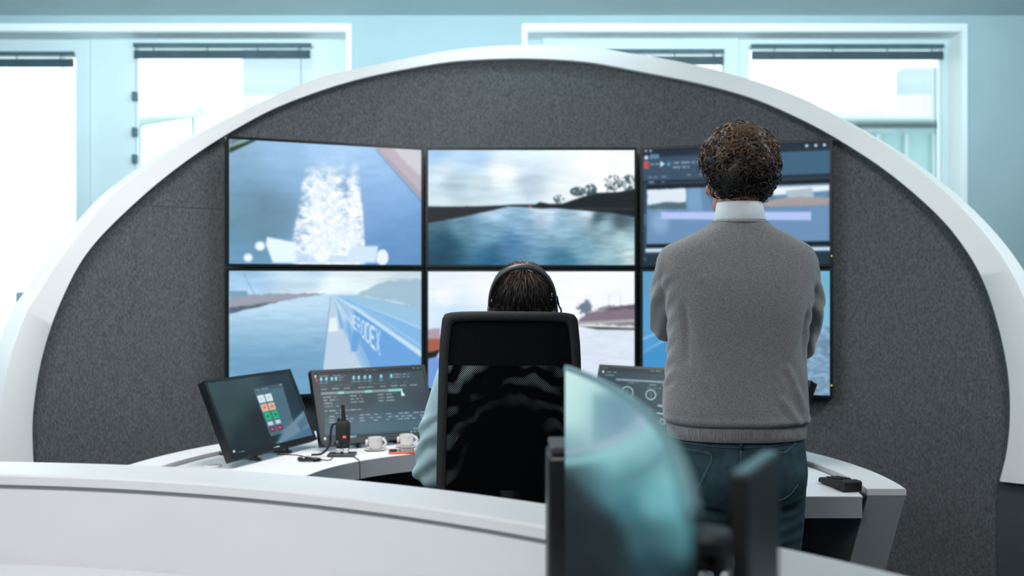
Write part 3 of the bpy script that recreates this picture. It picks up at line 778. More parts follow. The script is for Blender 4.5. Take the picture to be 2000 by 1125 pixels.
# outdoors
bm = bmesh.new(); box(bm, -30, 30, 6.85, 60, -4.2, -4.0); struct('ground', bm, M['pavement'])
o = P(470, 0, 22); bm = bmesh.new(); box(bm, P(473, 0, 22).x, P(650, 0, 22).x, 22, 30, -4, P(0, 60, 22).z)
tag(mk('office_building', bm, M['building'], origin=(P(560, 0, 22).x, 26, -4)), 'pale grey office block outside the left window, beside the arch', 'building')
bm = bmesh.new(); x0, x1 = P(1630, 0, 16).x, P(1960, 0, 16).x
box(bm, x0, x1, 16, 16.6, -4, P(0, 255, 16).z)
t = thing('glazed_building', ((x0 + x1) / 2, 19, -4), 'teal glazed building with a flat roof edge outside the right window', 'building')
mk('facade', bm, M['building2'], t)
bm = bmesh.new(); box(bm, x0 - .6, x1 + .3, 15.7, 16.8, P(0, 240, 16).z, P(0, 218, 16).z); mk('roof_edge', bm, M['steel'], t)
bm = bmesh.new()
for i in range(6): box(bm, x0 + .2 + i * .45, x0 + .26 + i * .45, 15.93, 16, -3, P(0, 262, 16).z)
mk('mullions', bm, M['steel'], t)
bm = bmesh.new(); box(bm, P(1765, 0, 24).x, P(1900, 0, 24).x, 24, 24.5, -4, P(0, 132, 24).z); tag(mk('tower_block', bm, M['building'], origin=(P(1830, 0, 24).x, 27, -4)), 'pale tall block standing behind the flat-roofed building', 'building')
bm = bmesh.new(); a, b = P(262, 240, 14), P(392, 216, 12); tube(bm, [a, b], .07, 8); 
for f in (.1, .9):
    q = a.lerp(b, f); tube(bm, [q, (q.x, q.y, -4)], .025, 8)
tag(mk('steel_canopy_beam', bm, M['steel'], origin=(a.x, a.y, -4)), 'sloping teal steel beam seen through the left window', 'beam')
bm = bmesh.new(); c = P(56, 600, 5.9); box(bm, P(38, 0, 5.9).x, P(110, 0, 5.9).x, 5.85, 5.95, 0, P(0, 570, 5.9).z, bev=.01)
tag(mk('privacy_panel', bm, M['greybox'], origin=(c.x, 5.9, 0)), 'small grey-blue upright panel by the left window behind the white arch', 'panel')

# ================================================================== THE POD: felt wall and white arch on one curved surface
CX, CY, RR = .094, 2.45, 2.5


def oncyl(px, py, R=RR):
    a = (px - 1000) / F; A = 1 + a * a; B = -2 * (a * CX + CY); Cc = CX * CX + CY * CY - R * R
    d = (-B + math.sqrt(B * B - 4 * A * Cc)) / (2 * A)
    x = a * d; return math.atan2(x - CX, d - CY), CAMZ - (py - HY) / F * d


def cyl(th, z, R): return Vector((CX + R * math.sin(th), CY + R * math.cos(th), z))


INN = [(82, 985), (72, 940), (65, 885), (66, 798), (85, 689), (122, 584), (174, 490), (264, 397), (360, 318), (458, 254), (560, 202), (700, 155), (850, 125), (950, 116), (1050, 115), (1150, 122), (1250, 140), (1360, 162), (1460, 189), (1540, 222), (1625, 266), (1730, 334), (1825, 415), (1880, 480), (1920, 550), (1950, 640), (1968, 730), (1972, 810), (1966, 880), (1952, 940)]
OUT = [(10, 985), (-4, 940), (-12, 880), (3, 778), (20, 699), (52, 610), (75, 574), (115, 510), (202, 400), (263, 345), (350, 285), (473, 217), (611, 156), (700, 133), (850, 103), (950, 91), (1050, 88), (1150, 92), (1250, 107), (1330, 121), (1415, 141), (1510, 170), (1600, 208), (1725, 281), (1810, 344), (1880, 408), (1940, 478), (1985, 550), (2020, 640), (2042, 740), (2046, 840), (2036, 950)]
inn = crom([oncyl(*p, RR - .03) for p in INN], 220); out = crom([oncyl(*p, RR - .03) for p in OUT], 220)
rings = []
for (ti, zi), (to, zo) in zip(inn, out):
    rings.append([cyl(ti, zi, RR - .028), cyl(ti + (to - ti) * .03, zi + (zo - zi) * .03, RR - .031), cyl(to, zo, RR - .03), cyl(to, zo, RR + .09), cyl(ti, zi, RR + .09)])
bm = bmesh.new(); ring_faces(bm, rings)
pod = thing('curved_display_wall', (CX, CY + RR, 0), 'large arched grey felt wall with a white rim holding the wall screens', 'partition')
mk('arch_rim', bm, M['ring'], pod, smooth=True, angle=40)
# felt
mid = np.array([[a[0] * .75 + b[0] * .25, a[1] * .75 + b[1] * .25] for a, b in zip(inn, out)])
thL, thR = mid[:, 0].min() + .002, mid[:, 0].max() - .002
ztop = lambda th: max([mid[i, 1] + (mid[i + 1, 1] - mid[i, 1]) * (th - mid[i, 0]) / (mid[i + 1, 0] - mid[i, 0] + 1e-9) for i in range(len(mid) - 1) if min(mid[i, 0], mid[i + 1, 0]) <= th <= max(mid[i, 0], mid[i + 1, 0])] or [0])
zlo = .573; thRlo = oncyl(1951, 940)[0]; thLlo = oncyl(70, 940)[0]
bm = bmesh.new(); n = 160; cols = []
for i in range(n + 1):
    f = .5 - .5 * math.cos(math.pi * i / n); th = thL + (thR - thL) * f
    zt = max(ztop(th), .7); zb = 0. if thLlo <= th <= thRlo else zlo
    cols.append([cyl(th, zb, RR), cyl(th, zt, RR), cyl(th, zt, RR + .06), cyl(th, zb, RR + .06)])
ring_faces(bm, cols)
mk('felt_panel', bm, M['felt'], pod, smooth=True, angle=40)
bm = bmesh.new(); cols = []; l = oncyl(262, 400); r_ = oncyl(436, 402)
for i in range(13):
    th = l[0] + (r_[0] - l[0]) * i / 12; cols.append([cyl(th, l[1] - .0015, RR - .0012), cyl(th, l[1] + .0015, RR - .0012), cyl(th, l[1] + .0015, RR + .001), cyl(th, l[1] - .0015, RR + .001)])
ring_faces(bm, cols); mk('felt_seam', bm, M['plinth'], pod)
for nm, a0, a1 in (('plinth', thRlo, thRlo + .35), ('plinth', thLlo - .35, thLlo)):
    bm = bmesh.new(); cols = []
    for i in range(13):
        th = a0 + (a1 - a0) * i / 12; cols.append([cyl(th, 0, RR - .01), cyl(th, .563, RR - .01), cyl(th, .563, RR + .1), cyl(th, 0, RR + .1)])
    ring_faces(bm, cols); mk(nm, bm, M['plinth'], pod, smooth=True, angle=40)

# ---- the six wall displays
WX = dict(L=((-1.267, 4.405), (-.425, 4.80)), C=((-.418, 4.80), (.604, 4.80)), R=((.618, 4.80), (1.447, 4.486)))
ZR = dict(top=(2.03, 1.449), low=(1.445, .856))
PXM = {'L': ((441, 827), ((265, 288), (519, 522), (785, 765))), 'C': ((831, 1245), ((288, 288), (522, 522), (765, 765))), 'R': ((1250, 1627), ((288, 270), (524, 526), (765, 782)))}
SPEC = [('L', 'top', art_wake, 'wall screen showing white wake foam behind a boat, upper left', 300, 180), ('C', 'top', art_canal, 'wall screen showing a canal with a dark tree-lined bank under cloudy sky', 320, 180), ('R', 'top', art_app, 'wall screen showing a dark program window, behind the standing man head', 300, 180),
        ('L', 'low', art_canal_boat, 'wall screen showing a blue lettered boat hull on a canal, lower left', 420, 240), ('C', 'low', art_river, 'wall screen showing a pale river, behind the seated man head', 300, 170), ('R', 'low', art_deck, 'wall screen showing blue rippled water, behind the standing man torso', 220, 160)]
for colk, rowk, art, label, nu, nv in SPEC:
    (xa, ya), (xb, yb) = WX[colk]; z1, z0 = ZR[rowk]
    a = Vector((xa, ya, 0)); b = Vector((xb, yb, 0)); ux = (b - a).normalized(); W = (b - a).length; back = Vector((-ux.y, ux.x, 0))
    Hh = z1 - z0; mid_ = (a + b) / 2
    t = thing('wall_display', (mid_.x, mid_.y, z0), label, 'screen', 'displays of the video wall')
    MX = Matrix((ux.to_4d(), back.to_4d(), (0, 0, 1, 0), (0, 0, 0, 1))).transposed(); MX.col[3] = (a.x, a.y, z0, 1)
    MX[3][0] = MX[3][1] = MX[3][2] = 0
    bm = bmesh.new(); box(bm, .002, W - .002, .002, .05, .0015, Hh - .0015, MX, .003)
    mk('housing', bm, M['bezel'], t)
    bw = .014
    bm = bmesh.new()
    for x0, x1, zz0, zz1 in ((.002, bw, .0015, Hh - .0015), (W - bw, W - .002, .0015, Hh - .0015), (bw, W - bw, .0015, bw), (bw, W - bw, Hh - bw, Hh - .0015)):
        box(bm, x0, x1, -.004, .003, zz0, zz1, MX)
    mk('bezel', bm, M['bezel'], t)
    c3 = [MX @ Vector(p) for p in ((bw, 0, Hh - bw), (W - bw, 0, Hh - bw), (W - bw, 0, bw), (bw, 0, bw))]
    (pl, pr), rows = PXM[colk]; ra, rb = (rows[0], rows[1]) if rowk == 'top' else (rows[1], rows[2])
    pc = [(pl + 4, ra[0] + 3), (pr - 4, ra[1] + 3), (pr - 4, rb[1] - 3), (pl + 4, rb[0] - 3)]
    screen_mesh('screen', art, t, lambda u, v, c=c3: bil(c, u, v), lambda u, v, c=pc: tuple(bil(c, u, v).T), nu, nv, soften=2)
    bm = bmesh.new(); box(bm, W / 2 - .15, W / 2 + .15, .045, .12, Hh / 2 - .1, Hh / 2 + .1, MX); mk('wall_bracket', bm, M['blackmatte'], t)
    if colk == 'R':
        bm = bmesh.new(); zq = .03 if rowk == 'top' else .04
        sphere(bm, MX @ Vector((W - .006, -.005, zq + .02)), .0032, u=8, v=6); mk('power_light', bm, M['yellow_led'], t)

# ================================================================== WORKSTATIONS
DC = (-.07, 3.18); DZ = .74
a_in = lambda r, ycut: math.degrees(math.asin((ycut - DC[1]) / r))


def cut_slab(bm, c, r0, r1, z1, z0, ycut, n=72, r0b=None, r1b=None, bev=0.):
    """Ring sector of the far side, ends cut flat along the line y = ycut."""
    r0b = r0 if r0b is None else r0b; r1b = r1 if r1b is None else r1b
    rings = []
    for i in range(n + 1):
        f = i / n; sec = []
        S = [(r0b, z0), (r1b, z0), (r1, z1 - bev), (r1 - bev, z1), (r0 + bev, z1), (r0, z1 - bev)] if bev else [(r0b, z0), (r1b, z0), (r1, z1), (r0, z1)]
        for r, z in S:
            e = math.asin(max(-1, min(1, (ycut - c[1]) / r))); a = e + (math.pi - 2 * e) * f
            sec.append(Vector((c[0] + r * math.cos(a), c[1] + r * math.sin(a), z)))
        rings.append(sec)
    ring_faces(bm, rings)


desk = thing('curved_control_desk', (DC[0], DC[1] + 1.0, 0), 'white horseshoe control desk below the wall screens, around the seated man', 'desk')
bm = bmesh.new(); cut_slab(bm, DC, .63, 1.142, DZ, DZ - .004, 3.0, bev=.001); mk('worktop', bm, M['desk'], desk, smooth=True, angle=30)
bm = bmesh.new(); cut_slab(bm, DC, .6305, 1.14, DZ - .0042, DZ - .066, 3.0005); mk('apron', bm, M['apron'], desk, smooth=True, angle=30)
bm = bmesh.new(); cut_slab(bm, DC, 1.143, 1.166, DZ - .012, DZ - .02, 3.055); mk('cable_slot', bm, M['slot'], desk, smooth=True, angle=30)
bm = bmesh.new(); cut_slab(bm, DC, 1.166, 1.285, DZ + .012, DZ - .008, 3.05, bev=.002); mk('back_ledge', bm, M['desk'], desk, smooth=True, angle=30)
bm = bmesh.new(); cut_slab(bm, DC, 1.168, 1.283, DZ - .009, 0.0, 3.05, r0b=.968, r1b=1.083); mk('leaning_skirt', bm, M['desk_side'], desk, smooth=True, angle=30)
bm = bmesh.new(); cut_slab(bm, DC, .86, .875, DZ - .066, .05, 3.25); mk('modesty_panel', bm, M['desk_dark'], desk, smooth=True, angle=30)

FZ = .783
PC = (-1.338, -.172)
fd = thing('curved_front_workstation', (-.3, 1.7, 0), 'blurred white curved workstation with a raised ledge nearest the camera', 'desk')
bm = bmesh.new(); arc_slab(bm, PC, 2.325, 2.47, .975, .953, 5, 122, 110, bev=.004); mk('ledge', bm, M['desk'], fd, smooth=True, angle=30)
bm = bmesh.new(); arc_slab(bm, PC, 2.335, 2.36, .9525, .942, 5, 122, 110); mk('shadow_gap', bm, M['apron'], fd, smooth=True, angle=30)
bm = bmesh.new(); arc_slab(bm, PC, 2.33, 2.46, .942, 0, 5, 122, 110, r0b=2.315, r1b=2.26); mk('raised_wall', bm, M['desk'], fd, smooth=True, angle=30)
bm = bmesh.new(); arc_slab(bm, PC, 1.55, 2.33, FZ, FZ - .05, 5, 122, 110, bev=.003); mk('worktop', bm, M['desk'], fd, smooth=True, angle=30)


# ---- desk monitors
def monitor(cx, cy, cz, yaw, pitch, art, pc, label, w=.5, h=.3, nu=300, nv=190, brand=True):
    yaw, pitch = math.radians(yaw), math.radians(pitch)
    ux = Vector((math.cos(yaw), math.sin(yaw), 0)); bk = Vector((-math.sin(yaw), math.cos(yaw), 0))
    up = Vector((0, 0, math.cos(pitch))) + bk * math.sin(pitch); nb = up.cross(ux) * -1
    nb = ux.cross(up) * -1
    MX = Matrix(((ux.x, nb.x, up.x, cx), (ux.y, nb.y, up.y, cy), (ux.z, nb.z, up.z, cz), (0, 0, 0, 1)))
    base = Vector((cx, cy, DZ)) + bk * .05
    t = thing('desk_monitor', base, label, 'monitor', 'touch monitors on the curved desk')
    bm = bmesh.new(); box(bm, -w / 2, w / 2, .001, .03, 0, h, MX, .004); mk('housing', bm, M['black'], t)
    b = .013; bb = .022
    bm = bmesh.new()
    for x0, x1, z0, z1 in ((-w / 2, -w / 2 + b, 0, h), (w / 2 - b, w / 2, 0, h), (-w / 2 + b, w / 2 - b, 0, bb), (-w / 2 + b, w / 2 - b, h - b * .8, h)):
        box(bm, x0, x1, -.0022, .004, z0, z1, MX)
    mk('bezel', bm, M['black'], t)
    cr = [MX @ Vector(p) for p in ((-w / 2 + b, 0, h - b * .8), (w / 2 - b, 0, h - b * .8), (w / 2 - b, 0, bb), (-w / 2 + b, 0, bb))]
    H = homog([(0, 0), (1, 0), (1, 1), (0, 1)], pc)
    u0, u1, v0, v1 = b / w, 1 - b / w, b * .8 / h, 1 - bb / h
    screen_mesh('screen', art, t, lambda u, v: bil(cr, u, v), lambda u, v: happly(H, u0 + (u1 - u0) * u, v0 + (v1 - v0) * v), nu, nv, soften=2)
    # easel stand: hinge block, sloping leg and foot bar
    bm = bmesh.new(); box(bm, -.07, .07, .028, .05, .06, .2, MX, .004)
    p = MX @ Vector((0, .045, .19)); q = Vector((p.x + bk.x * .10, p.y + bk.y * .10, DZ + .012)); tube(bm, [p, q], .012, 8)
    mk('stand', bm, M['black'], t)
    bm = bmesh.new()
    for s in (-1, 1):
        f0 = MX @ Vector((s * .09, .02, .01)); tube(bm, [f0, (f0.x, f0.y, DZ + .004)], .006, 8); tube(bm, [(f0.x - bk.x * .02, f0.y - bk.y * .02, DZ + .006), (q.x + ux.x * s * .05, q.y + ux.y * s * .05, DZ + .006)], .006, 8)
    mk('foot', bm, M['darkgrey'], t)
    if brand:
        bm = bmesh.new()
        for k, wd in enumerate((.0016, .0016, .004, .004, .006, .004)): box(bm, -.016 + k * .0058, -.016 + k * .0058 + wd, -.0028, -.002, .0085, .0125, MX)
        mk('maker_mark', bm, M['greybox'], t)
    return MX


C1 = [(395, 741), (567, 721), (619, 860), (453, 899)]; C2 = [(604, 722), (830, 713), (853, 852), (629, 870)]
C3 = [(1171, 714), (1397, 722), (1371, 872), (1147, 852)]
monitor(-.864, 3.66, .767, 66.1, 25, art_panel, C1, 'tilted desk monitor with white, green and red buttons, leftmost on the curved desk', nu=300, nv=220)
monitor(-.5126, 3.902, .761, 33.2, 21.4, art_table, C2, 'desk monitor with rows of small type behind the handheld radio', nu=420, nv=280)
monitor(.5126, 3.902, .761, -33.2, 21.4, art_gauges, C3, 'desk monitor with round gauges, left of the standing man', nu=360, nv=220)
monitor(.832, 3.66, .767, -66.1, 25, art_table, C2, 'desk monitor mostly hidden behind the standing man hip', nu=120, nv=80)


# ---- small things on the curved desk
def on_desk(px, py, z=DZ):
    d = F * (CAMZ - z) / (py - HY); return Vector(((px - 1000) / F * d, d, z))


# handheld radio in its holder
c = on_desk(668, 890)
hold = thing('radio_holder', c, 'flat black desk stand under the handheld radio', 'stand')
bm = bmesh.new(); box(bm, c.x - .05, c.x + .05, c.y - .035, c.y + .035, DZ, DZ + .01, bev=.002); mk('base_plate', bm, M['darkgrey'], hold)
bm = bmesh.new(); box(bm, c.x - .022, c.x - .002, c.y - .016, c.y + .016, DZ + .01, DZ + .03, bev=.003); box(bm, c.x + .006, c.x + .026, c.y - .016, c.y + .016, DZ + .01, DZ + .03, bev=.003); mk('bracket', bm, M['chrome'], hold)
rad = thing('handheld_radio', (c.x, c.y, DZ + .03), 'black handheld radio with an orange label and short aerial', 'radio')
rz = DZ + .030
bm = bmesh.new(); rings = []
for z, hx, hy in ((rz, .023, .016), (rz + .03, .025, .018), (rz + .075, .026, .018), (rz + .092, .024, .017), (rz + .1, .018, .013)):
    rings.append([Vector((c.x + .004 + hx * max(-1, min(1, 1.25 * math.cos(a))), c.y + hy * max(-1, min(1, 1.25 * math.sin(a))), z)) for a in [2 * math.pi * k / 24 for k in range(24)]])
ring_faces(bm, rings); mk('radio_body', bm, M['blackmatte'], rad, smooth=True, angle=40)
bm = bmesh.new(); tube(bm, [(c.x + .006, c.y, rz + .098), (c.x + .005, c.y, rz + .12), (c.x + .003, c.y, rz + .158)], [.0095, .008, .0062], 12); mk('aerial', bm, M['blackmatte'], rad, smooth=True, angle=40)
bm = bmesh.new(); box(bm, c.x + .006, c.x + .018, c.y - .0195, c.y - .017, rz + .038, rz + .046, bev=.001); mk('orange_label', bm, M['orange_glow'], rad)
bm = bmesh.new(); lathe(bm, (c.x - .012, c.y - .02, rz + .018), [(.0, -.006), (.012, -.005), (.014, 0), (.012, .004), (0, .005)], 18, axis=Matrix.Rotation(math.pi / 2, 4, 'X')); mk('tuning_knob', bm, M['black'], rad, smooth=True)
bm = bmesh.new(); lathe(bm, (c.x - .012, c.y, rz + .096), [(.006, 0), (.006, .012), (.005, .014)], 12); mk('volume_knob', bm, M['black'], rad, smooth=True, angle=40)
bm = bmesh.new(); pts = crom([(c.x - .012, c.y, rz + .09), (c.x - .034, c.y - .002, rz + .085), (c.x - .042, c.y - .004, rz + .05), (c.x - .046, c.y - .01, rz + .01), (c.x - .07, c.y - .02, DZ + .012), (c.x - .11, c.y - .03, DZ + .008)], 60)
tube(bm, pts.tolist(), [.0042 + .0008 * math.sin(i * 1.9) for i in range(60)], 8); mk('coiled_lead', bm, M['blackmatte'], rad, smooth=True)
bm = bmesh.new(); tube(bm, [(c.x - .108, c.y - .03, DZ + .008), (c.x - .125, c.y - .033, DZ + .007)], .006, 8); mk('plug', bm, M['cup'], rad, smooth=True, angle=40)

# earphone with a coiled lead, and its cable over the edge
e = on_desk(600, 901)
bm = bmesh.new(); pts = []
for i in range(90):
    a = i / 90 * 2 * math.pi * 3.2; r = .024 + .006 * math.sin(i * .7); pts.append((e.x + .012 + 1.25 * r * math.cos(a), e.y + r * math.sin(a) * .8, DZ + .003 + .00009 * i))
ear = thing('earphone', e, 'black earphone with its lead coiled on the white desk', 'earphone')
tube(bm, pts, .0019, 6); mk('coiled_lead', bm, M['blackmatte'], ear, smooth=True)
bm = bmesh.new(); sphere(bm, (e.x - .025, e.y, DZ + .0085), (.011, .009, .0085), u=14, v=10); mk('earbud', bm, M['black'], ear, smooth=True)
bm = bmesh.new(); sphere(bm, (e.x + .03, e.y - .004, DZ + .0075), (.014, .008, .0075), u=14, v=10); mk('clip', bm, M['black'], ear, smooth=True)
m1 = on_desk(540, 888)
for pts_, lab in (([(m1.x, m1.y, DZ + .002), (m1.x + .08, m1.y - .02, DZ + .002), on_desk(600, 893, DZ + .002), on_desk(640, 899, DZ + .002), on_desk(650, 893, DZ + .002)], 'thin black cable running from the leftmost desk monitor to the radio stand'),
                  ([on_desk(690, 891, DZ + .002), on_desk(697, 896, DZ + .002), Vector((-.553, 3.590, DZ + .003)), Vector((-.547, 3.573, DZ - .012)), Vector((-.545, 3.566, DZ - .06)), Vector((-.542, 3.565, DZ - .3))], 'thin black cable dropping over the inner edge of the curved desk')):
    bm = bmesh.new(); q = crom([tuple(v) for v in pts_], 50); tube(bm, q.tolist(), .0018, 6)
    tag(mk('cable', bm, M['blackmatte'], None, True, origin=tuple(pts_[0])), lab, 'cable')


def cup(c, label, slabel, sp):
    s = thing('saucer', (c.x, c.y, DZ), slabel, 'saucer', 'white saucers on the desk')
    bm = bmesh.new(); lathe(bm, (c.x, c.y, DZ), [(.022, 0), (.024, .001), (.043, .005), (.044, .0065), (.042, .0068), (.024, .004), (.0, .0038)], 36); mk('dish', bm, M['cup'], s, smooth=True, angle=60)
    t = thing('espresso_cup', (c.x, c.y, DZ + .0045), label, 'cup', 'white cups on the desk')
    bm = bmesh.new(); z = DZ + .0045
    lathe(bm, (c.x, c.y, z), [(.0, 0), (.018, 0), (.023, .004), (.0265, .018), (.0275, .038), (.0275, .0445), (.0262, .0445), (.0255, .036), (.024, .016), (.019, .007), (0, .006)], 36); mk('bowl', bm, M['cup'], t, smooth=True, angle=60)
    bm = bmesh.new(); tube(bm, [(c.x + .025 + .016 * math.sin(a), c.y - .004, z + .024 + .0135 * math.cos(a)) for a in [math.pi * k / 12 for k in range(13)]], .0036, 8, squash=1.3); mk('handle', bm, M['cup'], t, smooth=True)
    if sp:
        q = thing('teaspoon', (c.x - .03, c.y, DZ + .009), 'small pale spoon leaning on the cup nearest the radio', 'spoon') if sp == 1 else thing('teaspoon', (c.x - .03, c.y, DZ + .009), 'small pale spoon leaning on the cup beside the phone', 'spoon')
        bm = bmesh.new(); sphere(bm, (c.x - .031, c.y - .012, DZ + .032), (.006, .009, .011), u=12, v=8); mk('spoon_bowl', bm, M['cup'], q, smooth=True)
        bm = bmesh.new(); tube(bm, [(c.x - .031, c.y - .012, DZ + .028), (c.x - .034, c.y - .005, DZ + .009)], .0018, 6); mk('spoon_handle', bm, M['cup'], q, smooth=True)


cup(on_desk(733, 879), 'white espresso cup next to the handheld radio', 'white saucer under the cup next to the radio', 1)
cup(on_desk(794, 873), 'white espresso cup behind the phone beside the seated man sleeve', 'white saucer behind the phone', 2)
c = on_desk(785, 884)
ph = thing('mobile_phone', (c.x, c.y, DZ), 'black phone in an orange case lying by the seated man elbow', 'phone')
R_ = Matrix.Translation((c.x, c.y, DZ)) @ Matrix.Rotation(.15, 4, 'Z')
bm = bmesh.new(); box(bm, -.05, .05, -.034, .034, 0, .008, R_, .003); mk('case', bm, M['orange'], ph, smooth=True, angle=40)
bm = bmesh.new(); box(bm, -.046, .046, -.030, .031, .0075, .0092, R_, .0006); mk('glass_front', bm, M['glassphone'], ph)
c = on_desk(415, 911)
bm = bmesh.new(); lathe(bm, (c.x, c.y, DZ), [(.03, 0), (.031, .002), (.029, .004), (.01, .0045), (.0, .0045)], 32)
tag(mk('desk_grommet', bm, M['cup'], None, True, origin=tuple(c)), 'round white cable cap on the desk below the leftmost desk monitor', 'cable cap')

# telephone unit at the right end
c = on_desk(1643, 953); cp = thing('conference_phone', (c.x, c.y, DZ), 'small black angular desk phone at the right end of the curved desk', 'phone')
R_ = Matrix.Translation((c.x, c.y, DZ)) @ Matrix.Rotation(math.radians(-77), 4, 'Z')
bm = bmesh.new(); prof = [(-.085, .004), (-.085, .012), (-.078, .02), (.06, .034), (.068, .03), (.066, .002), (.02, .001), (-.03, .006)]
rings = [[R_ @ Vector((x, y, z)) for x, z in prof] for y in (-.030, -.027, .027, .030)]
ring_faces(bm, rings); mk('phone_body', bm, M['blackmatte'], cp)
for i in range(3):
    for j in range(4):
        bm = bmesh.new(); x = -.045 + j * .02; z = .0235 + (x + .078) * .1014 - .0008; box(bm, x - .006, x + .006, -.022 + i * .016, -.011 + i * .016, z - .002, z + .002, R_, .0008); mk('key', bm, M['black'], cp)
bm = bmesh.new(); box(bm, .042, .058, -.024, .024, .031, .0355, R_, .001); mk('speaker_slot', bm, M['darkgrey'], cp)

# ================================================================== NEAR MONITORS (blurred)
def arc_pt(s):      # plan curve of the curved monitor, s 0 far .. 1 near
    d = 1.5 + (.56 - 1.5) * s; x = .08 + .02 * s + .17 * s * (1 - s); return x, d


cmz1, cmz0 = 1.265, .875
cmn = thing('curved_monitor', (.13, 1.03, FZ), 'large curved monitor seen edge-on in the blurred foreground, pale teal reflections painted into its glow', 'monitor')


def cpos(u, v, off=0.):
    x = .08 + .02 * u + .17 * u * (1 - u) + off; d = 1.5 - .94 * u
    return np.stack([x, d, cmz1 - .006 - (cmz1 - cmz0 - .02) * v], 1)


def cmap(u, v):
    p = cpos(u, v); return 1000 + F * p[:, 0] / p[:, 1], HY + F * (CAMZ - p[:, 2]) / p[:, 1]


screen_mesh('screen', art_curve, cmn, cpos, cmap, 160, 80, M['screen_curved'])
bm = bmesh.new(); rings = []
for i in range(41):
    s = i / 40; x, d = arc_pt(s); rings.append([Vector((x + .002, d, cmz0)), Vector((x + .005, d, cmz0 + .01)), Vector((x + .005, d, cmz1 - .01)), Vector((x + .002, d, cmz1))])
ring_faces(bm, rings); mk('housing', bm, M['darkgrey'], cmn, smooth=True, angle=40)
M['tealrim'] = mat('pale_rim', (112, 152, 158), .35, var=.04, scale=8)
bm = bmesh.new(); rings = []
for i in range(41):
    s = i / 40; x, d = arc_pt(s); rings.append([Vector((x - .002, d, cmz1 - .007)), Vector((x + .0055, d, cmz1 - .007)), Vector((x + .0045, d, cmz1)), Vector((x - .001, d, cmz1))])
ring_faces(bm, rings); mk('top_rim', bm, M['tealrim'], cmn, smooth=True, angle=40)
bm = bmesh.new(); tube(bm, [(.175, 1.03, 1.05), (.175, 1.03, FZ + .01)], .02, 14); box(bm, .138, .175, .99, 1.07, 1.0, 1.1, bev=.005); mk('stand_column', bm, M['darkgrey'], cmn, smooth=True, angle=40)
bm = bmesh.new(); box(bm, .05, .2, .93, 1.06, FZ, FZ + .014, bev=.005); mk('stand_base', bm, M['darkgrey'], cmn)

eb = thing('equipment_box', (.15, 1.62, FZ), 'dark upright box standing at the far end of the blurred curved monitor', 'box')
bm = bmesh.new(); box(bm, .056, .24, 1.56, 1.68, FZ, 1.118, bev=.01); mk('case', bm, M['black'], eb, smooth=True, angle=40)
bm = bmesh.new(); box(bm, .06, .236, 1.565, 1.675, 1.118, 1.13, bev=.004); mk('lid', bm, M['darkgrey'], eb)

M['litrim'] = mat('teal_lit_rim', (96, 130, 140), .4, var=.04, scale=8)  # teal light along the top edge painted as rim colour
sm = thing('side_monitor', (.215, .96, FZ), 'narrow dark monitor seen obliquely, right of the blurred curved monitor', 'monitor')
a = Vector((.193, .885)); b = Vector((.252, 1.0)); u2 = (b - a).normalized(); n2 = Vector((-u2.y, u2.x)); L2 = (b - a).length
MX = Matrix(((u2.x, n2.x, 0, a.x), (u2.y, n2.y, 0, a.y), (0, 0, 1, 0), (0, 0, 0, 1)))
bm = bmesh.new(); box(bm, 0, L2, -.017, 0, .83, 1.222, MX, .003); mk('housing', bm, M['darkgrey'], sm)
bm = bmesh.new(); box(bm, .002, L2 - .002, -.015, -.002, 1.2215, 1.2235, MX); mk('top_rim', bm, M['litrim'], sm)
bm = bmesh.new(); box(bm, L2 * .35, L2 * .65, -.05, -.03, FZ + .01, .95, MX, .004); mk('stand_column', bm, M['black'], sm)
bm = bmesh.new(); box(bm, -.01, L2 + .01, -.1, 0, FZ, FZ + .012, MX, .004); mk('stand_base', bm, M['black'], sm)

ma = thing('monitor_arm', (.192, 1.02, FZ), 'dark monitor arm post with two shiny knobs between the blurred monitors', 'monitor arm')
ma.location = (.205, 1.09, FZ)
bm = bmesh.new(); tube(bm, [(.215, 1.09, FZ), (.215, 1.09, 1.1)], .024, 16); mk('post', bm, M['black'], ma, smooth=True, angle=40)
bm = bmesh.new(); lathe(bm, (.215, 1.09, 1.1), [(.03, 0), (.031, .014), (.026, .02), (0, .021)], 20); mk('cap', bm, M['darkgrey'], ma, smooth=True, angle=40)
for x in (.203, .227):
    bm = bmesh.new(); sphere(bm, (x, 1.058, 1.085 - .01), .011, u=14, v=10); mk('knob', bm, M['chrome'], ma, smooth=True)

# ================================================================== OFFICE CHAIR
ch = thing('office_chair', (-.005, 3.05, 0), 'black high-backed office chair with a mesh back, seen from behind', 'chair')
yb = 2.86


def back_outline(inset, n=120):
    hw_t, hw_m, hw_b = .196 - inset, .203 - inset, .214 - inset; zt, zb = 1.302 - inset, .52 + inset; r = .034 if inset < .01 else .02
    pts = [(-hw_b, zb), (-hw_b + .004, .8), (-hw_m, 1.15), (-hw_t - .001, zt - r - .02), (-hw_t + .006, zt - r * .35), (-hw_t + r, zt - .002), (-.08, zt + .001), (.08, zt), (hw_t - r, zt - .004), (hw_t - .006, zt - r * .45), (hw_t + .001, zt - r - .02), (hw_m, 1.15), (hw_b - .004, .8), (hw_b, zb)]
    return crom(pts, n)


